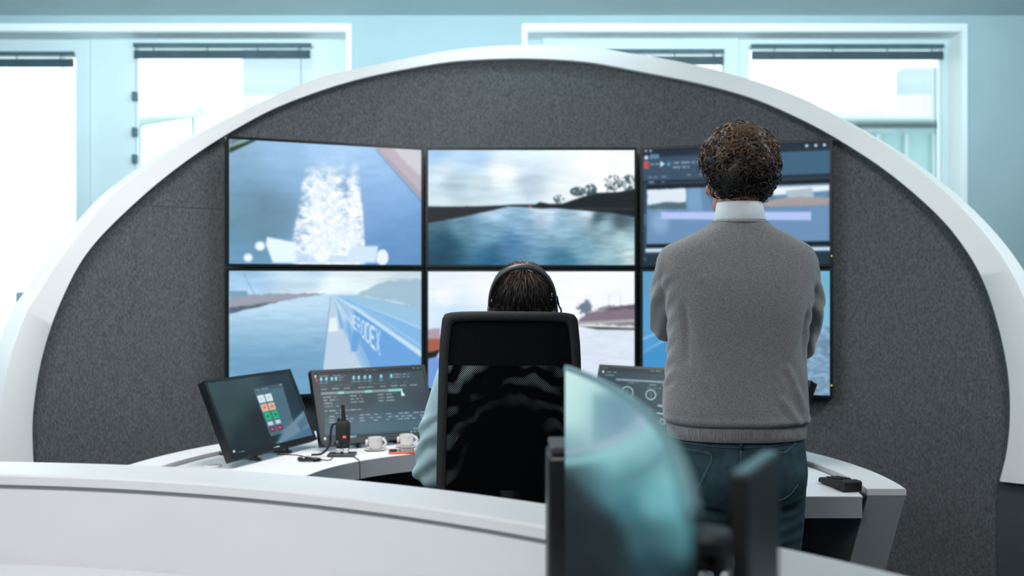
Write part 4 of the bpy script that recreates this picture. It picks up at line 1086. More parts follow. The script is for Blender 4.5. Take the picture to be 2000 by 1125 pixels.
yc = lambda x, z: yb - .035 * (1 - (x / .21) ** 2) - .02 * math.sin((z - .5) / .8 * math.pi)     # the back bows
OX = -.006
o_ = back_outline(0); i_ = back_outline(.027)
bm = bmesh.new(); rings = []
for (x0, z0), (x1, z1) in zip(o_, i_):
    ya, yb_ = yc(x0, z0), yc(x1, z1)
    xm, zm = (x0 + x1) / 2, (z0 + z1) / 2
    rings.append([Vector((OX + x0, ya - .006, z0)), Vector((OX + xm, ya - .017, zm)), Vector((OX + x1, yb_ - .008, z1)), Vector((OX + x1, yb_ + .012, z1)), Vector((OX + xm, ya + .018, zm)), Vector((OX + x0, ya + .01, z0))])
ring_faces(bm, rings, loop=True); mk('back_frame', bm, M['fabric_edge'], ch, smooth=True)


def back_sheet(z0, z1, off, nz=30, nx=24):
    bm = bmesh.new(); G = []
    half = i_[:len(i_) // 2]
    for k in range(nz + 1):
        z = z0 + (z1 - z0) * k / nz
        hw = .003 + abs(np.interp(min(z, half[:, 1].max() - .001), half[:52, 1], half[:52, 0]))
        if z > 1.262: hw = .174
        G.append([bm.verts.new((OX - hw + 2 * hw * j / nx, yc(-hw + 2 * hw * j / nx, z) + off, z)) for j in range(nx + 1)])
    for k in range(nz):
        for j in range(nx): bm.faces.new((G[k][j], G[k][j + 1], G[k + 1][j + 1], G[k + 1][j]))
    return bm


bm = back_sheet(1.148, 1.277, .0); mk('head_panel', bm, M['fabric_black'], ch, smooth=True)
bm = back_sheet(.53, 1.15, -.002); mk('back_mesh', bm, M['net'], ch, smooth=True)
bm = bmesh.new(); tube(bm, crom([(OX, yb - .075, .50), (OX, yb - .055, .65), (OX, yb - .05, .8)], 12).tolist(), [.03] * 12, 12, squash=.5); box(bm, OX - .2, OX + .2, yb - .03, yb + .01, .50, .545, bev=.01); mk('spine', bm, M['black'], ch, smooth=True, angle=40)
bm = bmesh.new(); box(bm, OX - .235, OX + .235, 2.88, 3.36, .39, .46, bev=.03); mk('seat', bm, M['fabric_black'], ch, smooth=True)
for s in (-1, 1):
    bm = bmesh.new(); tube(bm, crom([(OX + s * .2, 2.98, .40), (OX + s * .27, 2.99, .42), (OX + s * .285, 3.03, .55), (OX + s * .285, 3.05, .68)], 16).tolist(), .014, 8); mk('arm_post', bm, M['black'], ch, smooth=True)
    bm = bmesh.new(); box(bm, OX + s * .285 - .03, OX + s * .285 + .03, 2.98, 3.24, .68, .705, bev=.01); mk('arm_pad', bm, M['black'], ch, smooth=True)
bm = bmesh.new(); tube(bm, [(OX, 3.08, .39), (OX, 3.08, .24), (OX, 3.08, .10)], [.03, .028, .024], 14); box(bm, OX - .09, OX + .09, 2.8, 3.16, .37, .40, bev=.008); mk('gas_column', bm, M['black'], ch, smooth=True, angle=40)
for k in range(5):
    a = math.radians(90 + 72 * k); tip = Vector((OX + .29 * math.cos(a), 3.08 + .29 * math.sin(a), .085))
    bm = bmesh.new(); tube(bm, [(OX, 3.08, .115), tip], [.028, .016], 10, squash=.7); mk('base_leg', bm, M['black'], ch, smooth=True, angle=40)
    bm = bmesh.new(); q = Matrix.Rotation(a, 4, 'Z') @ Matrix.Rotation(math.pi / 2, 4, 'X'); lathe(bm, (tip.x, tip.y, .031), [(.0, -.02), (.026, -.02), (.03, -.015), (.03, .015), (.026, .02), (0, .02)], 18, axis=q); box(bm, tip.x - .008, tip.x + .008, tip.y - .008, tip.y + .008, .045, .09); mk('caster', bm, M['black'], ch, smooth=True, angle=40)


# ================================================================== PEOPLE
def cone_chain(bm, pts, rad, n=18):
    pts = [Vector(p) for p in pts]
    for i, (p, r) in enumerate(zip(pts, rad)):
        sphere(bm, p, r, u=18, v=12)
        if i: tube(bm, [pts[i - 1], p], [rad[i - 1], r], n)


def sections(bm, secs, n=48, ex=2.3):
    """secs: (cx, cy, z, hx, hy)."""
    rings = []
    for cx, cy, z, hx, hy in secs:
        r = []
        for k in range(n):
            a = 2 * math.pi * k / n; ca, sa = math.cos(a), math.sin(a)
            r.append(Vector((cx + hx * math.copysign(abs(ca) ** (2 / ex), ca), cy + hy * math.copysign(abs(sa) ** (2 / ex), sa), z)))
        rings.append(r)
    ring_faces(bm, rings)


def smooth_secs(secs, n=40):
    return crom(secs, n).tolist()


def hand(bm, wrist, fdir, pdir, side, curl=.5, s=1.):
    """Palm and five jointed fingers; fdir points along the hand, pdir out of the palm, side +1/-1 puts the thumb."""
    f = Vector(fdir).normalized(); p = Vector(pdir); p = (p - f * p.dot(f)).normalized(); w = f.cross(p).normalized() * side
    W = Vector(wrist)
    cone_chain(bm, [W, W + f * .03 * s], [.024 * s, .026 * s])
    for k in (-1.1, -.35, .35, 1.1): cone_chain(bm, [W + f * .02 * s + w * k * .012 * s, W + f * .085 * s + w * k * .0225 * s], [.014 * s, .0125 * s])
    for k, L in ((1.15, .068), (.38, .076), (-.38, .07), (-1.15, .055)):
        q = W + f * .085 * s + w * k * .0225 * s; d = f.copy(); pts = [q]; rr = [.0115 * s]
        for j, fr in enumerate((.45, .31, .24)):
            ang = curl * (.5, .9, .7)[j]; ax = f.cross(p).normalized()
            d = (Matrix.Rotation(ang, 3, ax) @ d); q = q + d * L * fr * 1.15 * s; pts.append(q); rr.append((.0095, .0088, .0078)[j] * s)
        cone_chain(bm, pts, rr, 12)
    q = W + f * .025 * s + w * .028 * s; d = (f * .65 + w * .7 + p * .25).normalized()
    q2 = q + d * .038 * s; d2 = (f * .9 + w * .25 + p * .35).normalized(); q3 = q2 + d2 * .03 * s; q4 = q3 + (d2 + p * .3).normalized() * .022 * s
    cone_chain(bm, [W + f * .02 * s + w * .015 * s, q, q2, q3, q4], [.016 * s, .0145 * s, .0125 * s, .011 * s, .009 * s], 12)


def head(bm, T):
    """Head in its own frame: x right, y forward (face), z up, origin at the middle of the skull."""
    add = lambda c, r: sphere(bm, T @ Vector(c), r, mx=T.to_3x3().to_4x4(), u=24, v=16)
    add((0, -.018, .03), (.076, .094, .088)); add((0, .018, -.02), (.066, .078, .098)); add((0, .045, -.075), (.045, .045, .042)); add((0, .072, -.098), (.022, .02, .018))
    add((0, .088, -.005), (.04, .018, .05)); add((0, .10, -.022), (.0115, .02, .024)); add((0, .098, .0), (.008, .014, .03)); add((0, .088, .03), (.05, .014, .012))
    add((0, .088, -.062), (.024, .012, .006)); add((0, .087, -.071), (.02, .012, .007))
    for s in (-1, 1):
        add((s * .05, .062, -.018), (.022, .022, .02)); add((s * .048, .034, -.07), (.018, .034, .026))
        add((s * .0795, -.004, -.008), (.0075, .019, .031)); add((s * .083, -.010, .004), (.008, .015, .018)); add((s * .0785, .0, -.034), (.0065, .009, .01))


def eyes(T, parent, m=None):
    for s in (-1, 1):
        bm = bmesh.new(); sphere(bm, T @ Vector((s * .031, .081, .008)), .0125, u=14, v=10); e = mk('eye', bm, M['eye'], parent, smooth=True)
        bm = bmesh.new(); sphere(bm, T @ Vector((s * .031, .0885, .007)), .0062, u=12, v=8); mk('iris', bm, M['blackmatte'], e, smooth=True)
        bm = bmesh.new(); tube(bm, crom([tuple(T @ Vector(v)) for v in ((s * .014, .101, .030), (s * .032, .100, .036), (s * .050, .088, .031))], 10).tolist(), .0035, 6, squash=.7); mk('eyebrow', bm, M['hairdark'], parent, smooth=True)


def shoes(parent, feet, T=Matrix.Identity(4)):
    for (x, y, z, a) in feet:
        bm = bmesh.new(); R = T @ Matrix.Translation((x, y, z)) @ Matrix.Rotation(a, 4, 'Z')
        rings = []
        for yy, hw, h in ((-.085, .022, .05), (-.08, .034, .075), (-.04, .039, .085), (.01, .039, .08), (.07, .045, .058), (.13, .046, .044), (.165, .038, .034), (.185, .02, .024)):
            rings.append([R @ Vector((hw * math.cos(t), yy, .012 + max(0, (h - .012) * .5 * (1 + math.sin(t))))) for t in [2 * math.pi * k / 20 for k in range(20)]])
        ring_faces(bm, rings); o = mk('shoe', bm, M['shoe'], parent, smooth=True)
        bm = bmesh.new(); outl = [(-.09, .02), (-.075, .036), (-.02, .037), (.05, .044), (.12, .048), (.165, .04), (.19, .018)]
        ps = [(w, yy) for yy, w in outl] + [(-w, yy) for yy, w in outl[::-1]]
        ring_faces(bm, [[R @ Vector((x_, y_, zz)) for x_, y_ in ps] for zz in (0, .014)]); mk('sole', bm, M['sole'], o)


# -------- standing man
SX, SY = .613, 2.71
S = lambda x, y, z: Vector((SX + x, SY + y, z))
HT = Matrix.Translation(S(.010, .035, 1.678)) @ Matrix.Rotation(math.radians(-5), 4, 'Y') @ Matrix.Rotation(math.radians(-14), 4, 'X') @ Matrix.Rotation(math.radians(16), 4, 'Z')
LS, LE = (-.160, 0, 1.436), (-.160, .19, 1.262)
RS, RE = (.160, 0, 1.434), (.217, .17, 1.208)
LW, RW = (.045, .25, 1.262), (.03, .285, 1.21)
bm = bmesh.new(); head(bm, HT)
cone_chain(bm, [S(.004, -.005, 1.50), S(.006, .0, 1.57), S(.010, .02, 1.64)], [.062, .055, .054])
sections(bm, [(SX, SY, z, hx * .9, hy * .88) for z, hx, hy in ((.86, .16, .11), (.95, .165, .115), (1.05, .15, .10), (1.2, .16, .11), (1.35, .175, .115), (1.44, .16, .09), (1.49, .10, .065))])
for s_, e_, w_, hd, pd, sd in ((LS, LE, LW, (.9, -.05, .1), (-.2, -1, 0), 1), (RS, RE, RW, (-.95, -.15, .15), (.1, -1, 0), -1)):
    cone_chain(bm, [S(*s_), S(*e_), S(*w_)], [.042, .036, .026]); hand(bm, S(*w_), hd, pd, sd, .45)
for s in (-1, 1): cone_chain(bm, [S(s * .085, 0, .88), S(s * .095, .005, .5), S(s * .10, -.02, .1)], [.075, .048, .036]); cone_chain(bm, [S(s * .10, -.02, .08), S(s * .11, .1, .04)], [.034, .025])
man = remesh(bm, 'person', .0055, 4, M['skin'], None, origin=(SX, SY, 0))
tag(man, 'standing man with curly brown hair in a grey sweater and dark jeans, arms folded', 'person')
eyes(HT, man)


def folds(co, no, T):
    return co


def sweater_edit(co, no):
    x = co[:, 0] - SX; y = co[:, 1] - SY; z = co[:, 2]
    back = sstep(-.1, .5, -no[:, 1])
    d = np.zeros(len(co))
    d += .0030 * (fbm(x * 9 + 40, z * 5 + y * 4, 3, 3) - .5) * 2
    # armpit creases running down and in
    for s, x0, z0 in ((-1, -.158, 1.305), (1, .172, 1.30)):
        for k in range(3):
            t = np.clip((z0 - .012 * k - z) / .16, -.3, 1); lx = x0 - s * (.01 + .03 * k) * t
            g = np.exp(-((x - lx) / .009) ** 2) * sstep(-.3, .1, t) * (1 - sstep(.5, 1, t)); d -= (.009, .004, .003)[k] * g * back
    # soft diagonal pulls low on the right side and a roll above the rib
    for k, (xa, za, xb, zb_) in enumerate(((.11, 1.16, .175, 1.04), (.135, 1.10, .17, 1.02), (.09, 1.08, .14, 1.02))):
        vx, vz = xb - xa, zb_ - za; t = np.clip(((x - xa) * vx + (z - za) * vz) / (vx * vx + vz * vz), 0, 1); dd = np.hypot(x - xa - t * vx, z - za - t * vz)
        d += (.0028 * np.exp(-(dd / .009) ** 2) - .0015 * np.exp(-((dd - .018) / .01) ** 2)) * back
    d += .004 * np.exp(-((z - 1.017) / .01) ** 2)
    # sleeve wrinkles round the elbows
    arm = sstep(.17, .2, np.abs(x)) * (1 - sstep(1.38, 1.42, z)) * (z > 1.1)
    d += arm * .003 * np.sin((z * 1.0 + y * .6) * 120)
    return co + no * d[:, None]


bm = bmesh.new()
sw = [(0, .0, 1.005, .180, .118), (-.002, -.002, 1.014, .194, .130), (-.006, -.002, 1.045, .197, .130), (-.006, 0, 1.10, .194, .126), (-.003, 0, 1.18, .188, .122), (.002, 0, 1.26, .191, .124), (.004, 0, 1.33, .197, .126), (.0, 0, 1.39, .206, .120), (.0, -.002, 1.43, .212, .108), (.001, -.004, 1.465, .207, .096), (.002, -.006, 1.487, .190, .086), (.003, -.008, 1.507, .152, .076), (.004, -.008, 1.525, .115, .068), (.005, -.008, 1.538, .088, .063), (.005, -.008, 1.55, .075, .060)]
sections(bm, [(SX + a, SY + b, c_, d_, e_) for a, b, c_, d_, e_ in smooth_secs(sw, 60)], ex=2.35)
for s_, m_, e_, w_ in ((LS, (-.170, .085, 1.345), LE, LW), (RS, (.205, .075, 1.32), RE, RW)):
    cone_chain(bm, [S(*s_), S(*m_), S(*e_)], [.060, .056, .050]); cone_chain(bm, [S(*e_), S(*((Vector(e_) + Vector(w_)) / 2)), S(*w_)], [.049, .045, .036])
swt = remesh(bm, 'sweater', .0055, 5, M['sweater'], man, sweater_edit); swt['label'] = 'heather grey knitted sweater'
bm = bmesh.new(); sections(bm, [(SX - .003, SY, z, hx, hy) for z, hx, hy in ((.967, .183, .122), (.97, .186, .125), (.985, .187, .126), (1.0, .188, .126), (1.01, .184, .12))], n=90, ex=2.3)
mk('ribbed_hem', bm, M['rib'], swt, smooth=True, angle=60)
bm = bmesh.new(); cr = []
for k in range(48):
    a = 2 * math.pi * k / 48; cr.append((SX + .005 + .0735 * math.cos(a), SY - .008 + .060 * math.sin(a), 1.548 - .03 * max(0, math.sin(a))))
tube(bm, cr + [cr[0]], .0045, 8, cap=False); mk('neck_rib', bm, M['rib'], swt, smooth=True)
# shirt collar: a folded band, open at the front
bm = bmesh.new(); rings = []
for i in range(49):
    f = i / 48; a = math.radians(270 - 165 + 330 * f)         # back of the neck at 270 degrees
    ca, sa = math.cos(a), math.sin(a); drop = .028 * max(0, sa) ** 1.0
    bx, by = SX + .006, SY - .002
    pr = [(.066, .056, 1.545), (.061, .053, 1.575), (.0575, .052, 1.600), (.0595, .054, 1.604), (.0625, .0565, 1.60), (.067, .0605, 1.572), (.0725, .064, 1.548), (.0705, .062, 1.546), (.0655, .0585, 1.570)]
    rings.append([Vector((bx + hx * ca, by + hy * sa, z - drop)) for hx, hy, z in pr])
ring_faces(bm, rings); col = mk('shirt_collar', bm, M['shirt'], man, smooth=True); col['label'] = 'white shirt collar above the sweater'
bm = bmesh.new(); pts = [Vector((SX + .006 + .0722 * math.cos(a), SY - .002 + .0642 * math.sin(a), 1.5555)) for a in [math.radians(200 + 140 * k / 40) for k in range(41)]]
tube(bm, pts, .0006, 5); mk('collar_stitching', bm, M['greybox'], col)


def jeans_edit(co, no):
    x = co[:, 0] - SX; y = co[:, 1] - SY; z = co[:, 2]
    d = .0022 * (fbm(x * 12 + 7, z * 14 + y * 6, 9, 3) - .5) * 2
    back = sstep(-.2, .4, -no[:, 1])
    for s in (-1, 1):
        for k in range(5):
            zz = .80 - k * .035; lx = s * (.05 + .02 * k); d += back * .0035 * np.exp(-((z - zz - .25 * s * (x - s * .09)) / .008) ** 2) * np.exp(-((x - s * .10) / .07) ** 2)
            zk = .53 - k * .03; d += .003 * np.exp(-((z - zk) / .008) ** 2)
    d -= .012 * np.exp(-(x / .012) ** 2) * sstep(.76, .80, z) * (1 - sstep(.86, .93, z)) * back
    return co + no * d[:, None]


bm = bmesh.new()
jn = [(-.003, .005, .99, .172, .108), (-.003, 0, .97, .178, .113), (-.002, -.004, .93, .182, .12), (-.002, -.010, .88, .184, .128), (-.002, -.008, .83, .182, .124), (-.001, 0, .79, .172, .105), (0, 0, .765, .155, .085)]
sections(bm, [(SX + a, SY + b, c_, d_, e_) for a, b, c_, d_, e_ in smooth_secs(jn, 24)], ex=2.4)
for s in (-1, 1):
    sphere(bm, S(s * .085, -.055, .86), (.088, .075, .085)); cone_chain(bm, [S(s * .093, -.008, .82), S(s * .094, -.004, .72), S(s * .092, .0, .6), S(s * .095, .01, .5), S(s * .1, -.01, .33), S(s * .102, -.02, .10)], [.090, .083, .070, .061, .057, .052])
jeans = remesh(bm, 'jeans', .0065, 4, M['jeans'], man, jeans_edit); jeans['label'] = 'dark blue denim jeans'


def on_surface(obj, pts, off=.0015):
    """Lay points on the garment by casting forward (+y) from behind."""
    me = obj.data; dep = BVHTree.FromPolygons([v.co.copy() for v in me.vertices], [tuple(p.vertices) for p in me.polygons]); res = []
    root = man.location
    for x, z in pts:
        h = dep.ray_cast(Vector((x - root.x, -1.0, z)), Vector((0, 1, 0)))
        if h[0] is not None: q = h[0] + h[1] * off; res.append(Vector((q.x + root.x, q.y + root.y, q.z)))
    return res


def jp(px, py): return ((px - 1000) / F * 2.60, CAMZ - (py - HY) / F * 2.60)


for seq in ([(1310, 868), (1340, 880), (1388, 888), (1372, 930), (1352, 968), (1330, 960), (1316, 935)], [(1562, 866), (1530, 884), (1496, 884), (1500, 930), (1510, 972), (1535, 968), (1556, 945)]):
    q = crom(seq, 70); pts = on_surface(jeans, [jp(a, b) for a, b in q]); bm = bmesh.new()
    if len(pts) > 5: tube(bm, pts, .0016, 6); mk('pocket_stitching', bm, M['stitch'], jeans, smooth=True)
    q2 = crom([(a * .985 + 1436 * .015, b + 3) for a, b in seq], 70); pts = on_surface(jeans, [jp(a, b) for a, b in q2]); bm = bmesh.new()
    if len(pts) > 5: tube(bm, pts, .0010, 6); mk('pocket_stitching', bm, M['stitch'], jeans, smooth=True)
for seq, r in (([(1444, 855), (1445, 885), (1442, 930)], .0018), ([(1312, 866), (1380, 872), (1445, 874), (1500, 872), (1560, 866)], .0014)):
    pts = on_surface(jeans, [jp(a, b) for a, b in crom(seq, 50)]); bm = bmesh.new()
    if len(pts) > 5: tube(bm, pts, r, 6); mk('seam', bm, M['stitch'], jeans, smooth=True)
pts = on_surface(jeans, [jp(1446, y) for y in (852, 858, 864, 870, 876)], .004); bm = bmesh.new()
if len(pts) > 2: tube(bm, pts, .006, 6, squash=.5); mk('belt_loop', bm, M['jeans'], jeans, smooth=True)
shoes(man, [(SX - .102, SY + .0, 0, .12), (SX + .102, SY + .0, 0, -.12)])

# curly hair
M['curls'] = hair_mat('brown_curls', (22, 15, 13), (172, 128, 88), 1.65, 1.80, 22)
HI = HT.copy(); ctr = HT @ Vector((0, -.012, .018))
bm = bmesh.new(); rng = random.Random(11)


def scalp(dirn, k=0.): return HT @ Vector((dirn.x * (.080 + k), -.014 + dirn.y * (.098 + k), .022 + dirn.z * (.094 + k)))


def has_hair(d, nape=-.86):
    if d.y > .45 and d.z < .45: return False
    if d.y > .1 and d.z < -.15 + d.y * .6: return False
    return d.z > nape


bmesh.ops.create_icosphere(bm, subdivisions=5, radius=1)
for v in bm.verts:
    d = v.co.normalized(); n = float(fbm(np.array([d.x * 4 + 9 + d.z * 2]), np.array([d.y * 4 + d.z * 4 + 5]), 5, 3)[0])
    v.co = scalp(d, .010 + .022 * n + .006 * max(0, d.z)) if has_hair(d) else scalp(d, -.02)
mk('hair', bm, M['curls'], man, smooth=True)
hair = man.children[-1]
bm = bmesh.new(); cnt = 0
while cnt < 1150:
    d = Vector((rng.gauss(0, 1), rng.gauss(0, 1), rng.gauss(0, 1))).normalized()
    if not has_hair(d, -.88): continue
    cnt += 1
    root = scalp(d, .006); n = (scalp(d, .05) - scalp(d, 0)).normalized()
    t1 = n.cross(Vector((rng.gauss(0, 1), rng.gauss(0, 1), rng.gauss(0, 1)))).normalized(); t2 = n.cross(t1)
    hgt = rng.uniform(.014, .027) * (1 + .15 * d.z); R = rng.uniform(.007, .014); turns = rng.uniform(.7, 1.3); ph = rng.uniform(0, 6.28); gr = rng.uniform(.0, .012)
    pts = []
    for k in range(11):
        f = k / 10; a = ph + turns * 2 * math.pi * f; rr = R * (.35 + .65 * f)
        pts.append(root + n * (hgt * math.sin(f * 2.0) * .98) + (t1 * math.cos(a) + t2 * math.sin(a)) * rr + Vector((0, 0, -gr * f * f)))
    w = rng.uniform(.0020, .0040)
    tube(bm, pts, [w * (1 - .6 * (k / 10)) for k in range(11)], 5, squash=.6)
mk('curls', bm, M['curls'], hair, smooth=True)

# -------- seated man
QX, QY = .03, 3.05
Q = lambda x, y, z: Vector((QX + x, QY + y, z))
HT2 = Matrix.Translation(Q(.003, .06, 1.315)) @ Matrix.Rotation(math.radians(4), 4, 'X')
bm = bmesh.new(); head(bm, HT2)
cone_chain(bm, [Q(0, -.005, 1.12), Q(0, .01, 1.19), Q(0, .04, 1.27)], [.06, .054, .052])
sections(bm, [(QX - .018, QY + y, z, hx * .86, hy * .88) for z, hx, hy, y in ((.50, .17, .12, -.01), (.6, .165, .125, 0), (.75, .165, .12, 0), (.9, .18, .12, 0), (1.03, .19, .115, 0), (1.12, .16, .085, 0), (1.17, .09, .06, 0))])
arms2 = []
for s in (-1, 1):
    sh, el, wr = (Q(-.20, .0, 1.09), Q(-.287, .10, .795), Q(-.225, .34, .765)) if s < 0 else (Q(.128, .0, 1.08), Q(.19, .12, .80), Q(.16, .36, .77))
    arms2.append((s, sh, el, wr)); cone_chain(bm, [sh, el, wr], [.042, .036, .026]); hand(bm, wr, (-s * .25, 1, -.12), (0, 0, -1), -s, .4)
    cone_chain(bm, [Q(s * .09, .03, .54), Q(s * .13, .42, .55), Q(s * .13, .46, .1)], [.08, .052, .036]); cone_chain(bm, [Q(s * .13, .46, .08), Q(s * .135, .58, .045)], [.034, .026])
man2 = remesh(bm, 'person', .0055, 4, M['skin'], None, origin=(QX, QY, 0)); tag(man2, 'seated man with short brown hair and pale blue shirt, seen from behind in the chair', 'person'); eyes(HT2, man2)


def shirt_edit(co, no):
    x = co[:, 0] - QX; y = co[:, 1] - QY; z = co[:, 2]
    d = .006 * (fbm(x * 7 + 3, z * 9 + y * 6, 3, 3) - .5) * 2
    arm = sstep(.2, .24, np.abs(x))
    d += arm * .0055 * np.sin((z + .55 * np.abs(x) + .35 * y + .02 * fbm(x * 20, z * 20, 2, 2)) * 95) * sstep(.70, .76, z) * (1 - sstep(.95, 1.0, z))
    return co + no * d[:, None]


bm = bmesh.new()
st = [(0, 0, .50, .175, .125), (0, 0, .6, .185, .135), (0, 0, .75, .185, .13), (0, 0, .9, .195, .13), (-.02, 0, 1.02, .205, .125), (-.028, 0, 1.09, .20, .105), (-.02, 0, 1.13, .15, .085), (0, .005, 1.165, .09, .066), (0, .008, 1.18, .07, .058)]
sections(bm, [(QX + a, QY + b, c_, d_, e_) for a, b, c_, d_, e_ in smooth_secs(st, 40)])
for s, sh, el, wr in arms2:
    cone_chain(bm, [sh, (sh + el) / 2 + Vector((s * .012, 0, 0)), el], [.062, .061, .058]); cone_chain(bm, [el, (el + wr) / 2, wr], [.057, .05, .037])
shirt = remesh(bm, 'shirt', .006, 5, M['blueshirt'], man2, shirt_edit); shirt['label'] = 'pale blue long-sleeved shirt'
bm = bmesh.new(); rings = []
for i in range(37):
    a = math.radians(270 - 160 + 320 * i / 36); ca, sa = math.cos(a), math.sin(a)
    rings.append([Vector((QX + hx * ca, QY + .012 + hy * sa, z - .02 * max(0, sa))) for hx, hy, z in ((.066, .058, 1.17), (.06, .054, 1.215), (.063, .057, 1.218), (.072, .064, 1.175))])
ring_faces(bm, rings); mk('shirt_collar', bm, M['blueshirt'], shirt, smooth=True)
bm = bmesh.new(); sections(bm, [(QX, QY + .01, z, hx, hy) for z, hx, hy in ((.47, .16, .13), (.5, .18, .14), (.56, .178, .135), (.60, .165, .12))])
for s in (-1, 1): cone_chain(bm, [Q(s * .095, .03, .545), Q(s * .12, .25, .56), Q(s * .13, .42, .56), Q(s * .13, .45, .35), Q(s * .13, .46, .12)], [.088, .078, .066, .06, .054])
tr = remesh(bm, 'trousers', .008, 4, M['trouser'], man2)
shoes(man2, [(QX - .13, QY + .47, 0, .05), (QX + .13, QY + .47, 0, -.05)])

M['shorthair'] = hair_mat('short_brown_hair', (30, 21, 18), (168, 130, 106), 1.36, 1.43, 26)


def scalp2(d, k=0.): return HT2 @ Vector((d.x * (.079 + k), -.012 + d.y * (.097 + k), .026 + d.z * (.092 + k)))


bm = bmesh.new(); bmesh.ops.create_icosphere(bm, subdivisions=5, radius=1)
for v in bm.verts:
    d = v.co.normalized(); v.co = scalp2(d, .011) if has_hair(d, -.8) else scalp2(d, -.02)
h2 = mk('hair', bm, M['shorthair'], man2, smooth=True)
bm = bmesh.new(); crown = Vector((0.05, -.35, .93)).normalized(); rng = random.Random(5)
for i in range(1500):
    # strands fan out from the crown and lie along the head
    az = rng.uniform(0, 2 * math.pi); ax0 = crown.cross(Vector((1, 0, 0))).normalized(); ax1 = crown.cross(ax0)
    tdir = (ax0 * math.cos(az) + ax1 * math.sin(az)); st_ = rng.uniform(0.02, 2.0); ln = rng.uniform(.35, .6); lift = rng.uniform(.010, .0185); sw_ = rng.uniform(-.12, .12)
    pts = []
    for k in range(8):
        f = k / 7; g = st_ + ln * f; d = (crown * math.cos(g) + (tdir + crown.cross(tdir) * sw_ * f) * math.sin(g)).normalized()
        if not has_hair(d, -.85): break
        pts.append(scalp2(d, lift + .004 * math.sin(f * 3.1)))
    if len(pts) > 3:
        w = rng.uniform(.0012, .0024); tube(bm, pts, [w * (1 - .7 * k / 7) for k in range(len(pts))], 4, squash=.5)
mk('strands', bm, M['shorthair'], h2, smooth=True)

# headset
hs = thing('headset', HT2 @ Vector((0, 0, .13)), 'black over-ear headset with a thin microphone arm worn by the seated man', 'headset')
bm = bmesh.new(); pts = []
for k in range(41):
    a = math.pi * k / 40; sx = -math.cos(a); sz = math.sin(a)
    q_ = sz ** .8; pts.append(HT2 @ Vector((.104 * math.copysign(abs(sx) ** .92, sx), -.012 - .080 * q_, -.022 + .147 * q_)))
rings = []
for k, p in enumerate(pts):
    a = math.pi * k / 40; nrm = (HT2.to_3x3() @ Vector((-math.cos(a), -.478 * math.sin(a), .878 * math.sin(a)))).normalized(); yv = (HT2.to_3x3() @ Vector((0, .878, .478))).normalized()
    w = .012; h = .0045 + .0025 * math.sin(a)
    rings.append([p + yv * (w * math.cos(t)) + nrm * (h * math.sin(t)) for t in [2 * math.pi * j / 12 for j in range(12)]])
ring_faces(bm, rings); mk('headband', bm, M['darkgrey'], hs, smooth=True)
for s in (-1, 1):
    bm = bmesh.new(); c = HT2 @ Vector((s * .1, -.012, -.03)); R = Matrix.Rotation(s * math.pi / 2, 4, 'Y'); lathe(bm, c, [(0, -.012), (.034, -.012), (.037, -.004), (.035, .006), (.022, .010), (0, .010)], 26, axis=R)
    e1 = mk('ear_cup', bm, M['black'], hs, smooth=True, angle=50)
    bm = bmesh.new(); lathe(bm, c - Vector((s * .006, 0, 0)), [(.026, -.012), (.036, -.010), (.037, -.003), (.03, 0)], 26, axis=R); mk('ear_cushion', bm, M['blackmatte'], e1, smooth=True)
bm = bmesh.new(); tube(bm, crom([tuple(HT2 @ Vector(v)) for v in ((.106, -.03, .03), (.112, -.028, .0), (.120, -.02, -.018), (.116, .03, -.06), (.09, .09, -.085), (.06, .11, -.085))], 30).tolist(), .0028, 8); mb = mk('microphone_arm', bm, M['black'], hs, smooth=True)
bm = bmesh.new(); sphere(bm, HT2 @ Vector((.055, .114, -.085)), (.011, .008, .007), u=14, v=10); mk('microphone', bm, M['blackmatte'], mb, smooth=True)

# ================================================================== LIGHT
W = bpy.data.worlds.new('sky'); SC.world = W; W.use_nodes = True
W.node_tree.nodes['Background'].inputs['Color'].default_value = (.94, 1.0, 1.0, 1); W.node_tree.nodes['Background'].inputs['Strength'].default_value = 1.9


def area(name, loc, target, sx, sy, power, color):
    l = bpy.data.lights.new(name, 'AREA'); l.shape = 'RECTANGLE'; l.size = sx; l.size_y = sy; l.energy = power; l.color = color
    o = bpy.data.objects.new(name, l); o.location = loc; o.rotation_euler = (Vector(target) - Vector(loc)).to_track_quat('-Z', 'Y').to_euler(); COL.objects.link(o); return o


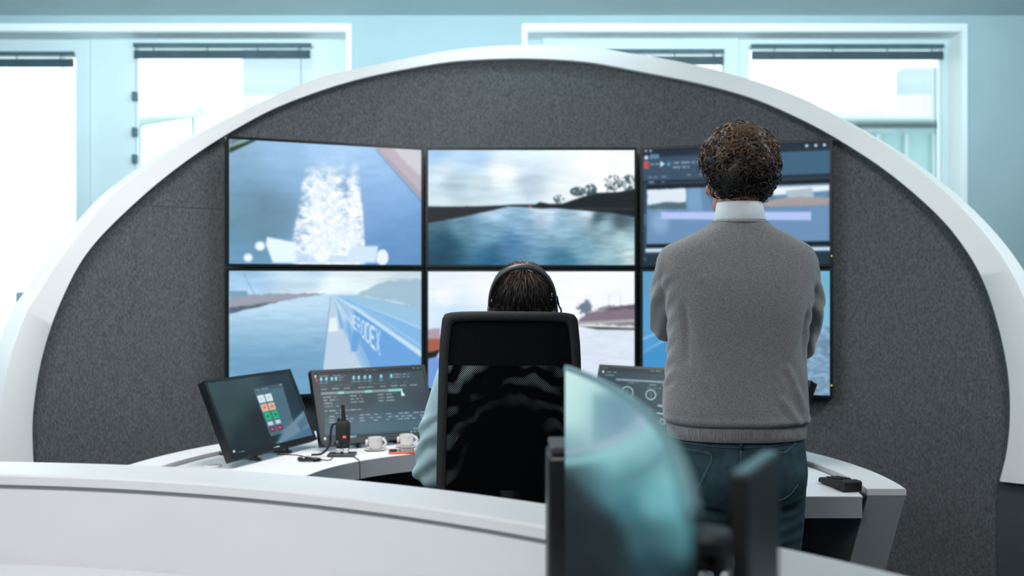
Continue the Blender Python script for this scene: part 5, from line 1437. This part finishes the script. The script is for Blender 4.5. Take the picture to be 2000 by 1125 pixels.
area('fill_light_front', (-1.0, .5, 2.5), (-.85, 2.0, .75), 1.6, .9, 19, (1, .975, .97)).data.spread = math.radians(115)  # added fill for the near workstation, no real fixture
area('fill_light_overhead', (.2, .3, 3.05), (.3, 2.0, .6), 2.2, 1.4, 9, (1, .97, .96))  # added overhead fill from the camera side for the partition
area('fill_light_back_wall', (-.6, 5.2, 3.0), (-.6, 6.5, 1.9), 6.0, .3, 13, (.80, .94, 1.0))  # added cyan fill to brighten the window wall, out of frame
area('fill_uplight', (0, 4.7, 2.92), (0, 6.2, 3.12), 7.5, .2, 62, (.68, .93, 1.0))  # added uplight to lift the ceiling strip, out of frame
area('fill_spot_left', (-1.9, 2.4, 3.06), (-1.6, 4.4, 1.7), .6, .6, 36, (1, .99, .98)).data.spread = math.radians(135)  # added spot to whiten the left side of the arch
area('fill_spot_right', (2.1, 2.2, 3.06), (1.95, 4.2, 1.5), .6, .6, 36, (1, .99, .98)).data.spread = math.radians(135)  # added spot to whiten the right side of the arch
area('fill_light_desk', (-.5, 3.7, 3.06), (-.3, 3.6, 0), 1.6, .6, 24, (1, .98, .97)).data.spread = math.radians(110)  # added neutral fill to brighten the curved desk
area('rim_light_left', (-3.6, 2.6, 2.4), (.0, 3.0, 1.1), 1.6, 1.2, 26, (.55, .9, .95))  # added cyan rim light on the men's left side, unseen source
area('rim_light_right', (3.6, 2.9, 2.4), (.7, 2.9, 1.1), 1.6, 1.2, 20, (.6, .92, 1.0))  # added cyan rim light from the right, unseen source

cam = bpy.data.cameras.new('camera'); co_ = bpy.data.objects.new('camera', cam); COL.objects.link(co_)
co_.location = (0, 0, CAMZ); co_.rotation_euler = (math.pi / 2, 0, 0)
cam.sensor_width = 36; cam.lens = F / 2000 * 36; cam.shift_y = -(562.5 - HY) / 2000
cam.clip_start = .05; cam.clip_end = 200
cam.dof.use_dof = True; cam.dof.focus_distance = 2.78; cam.dof.aperture_fstop = 2.4
SC.camera = co_
SC.view_settings.view_transform = 'Standard'; SC.view_settings.look = 'None'; SC.view_settings.exposure = 0
SC.cycles.use_denoising = True
SC.cycles.max_bounces = 8; SC.cycles.transparent_max_bounces = 12; SC.cycles.sample_clamp_indirect = 4
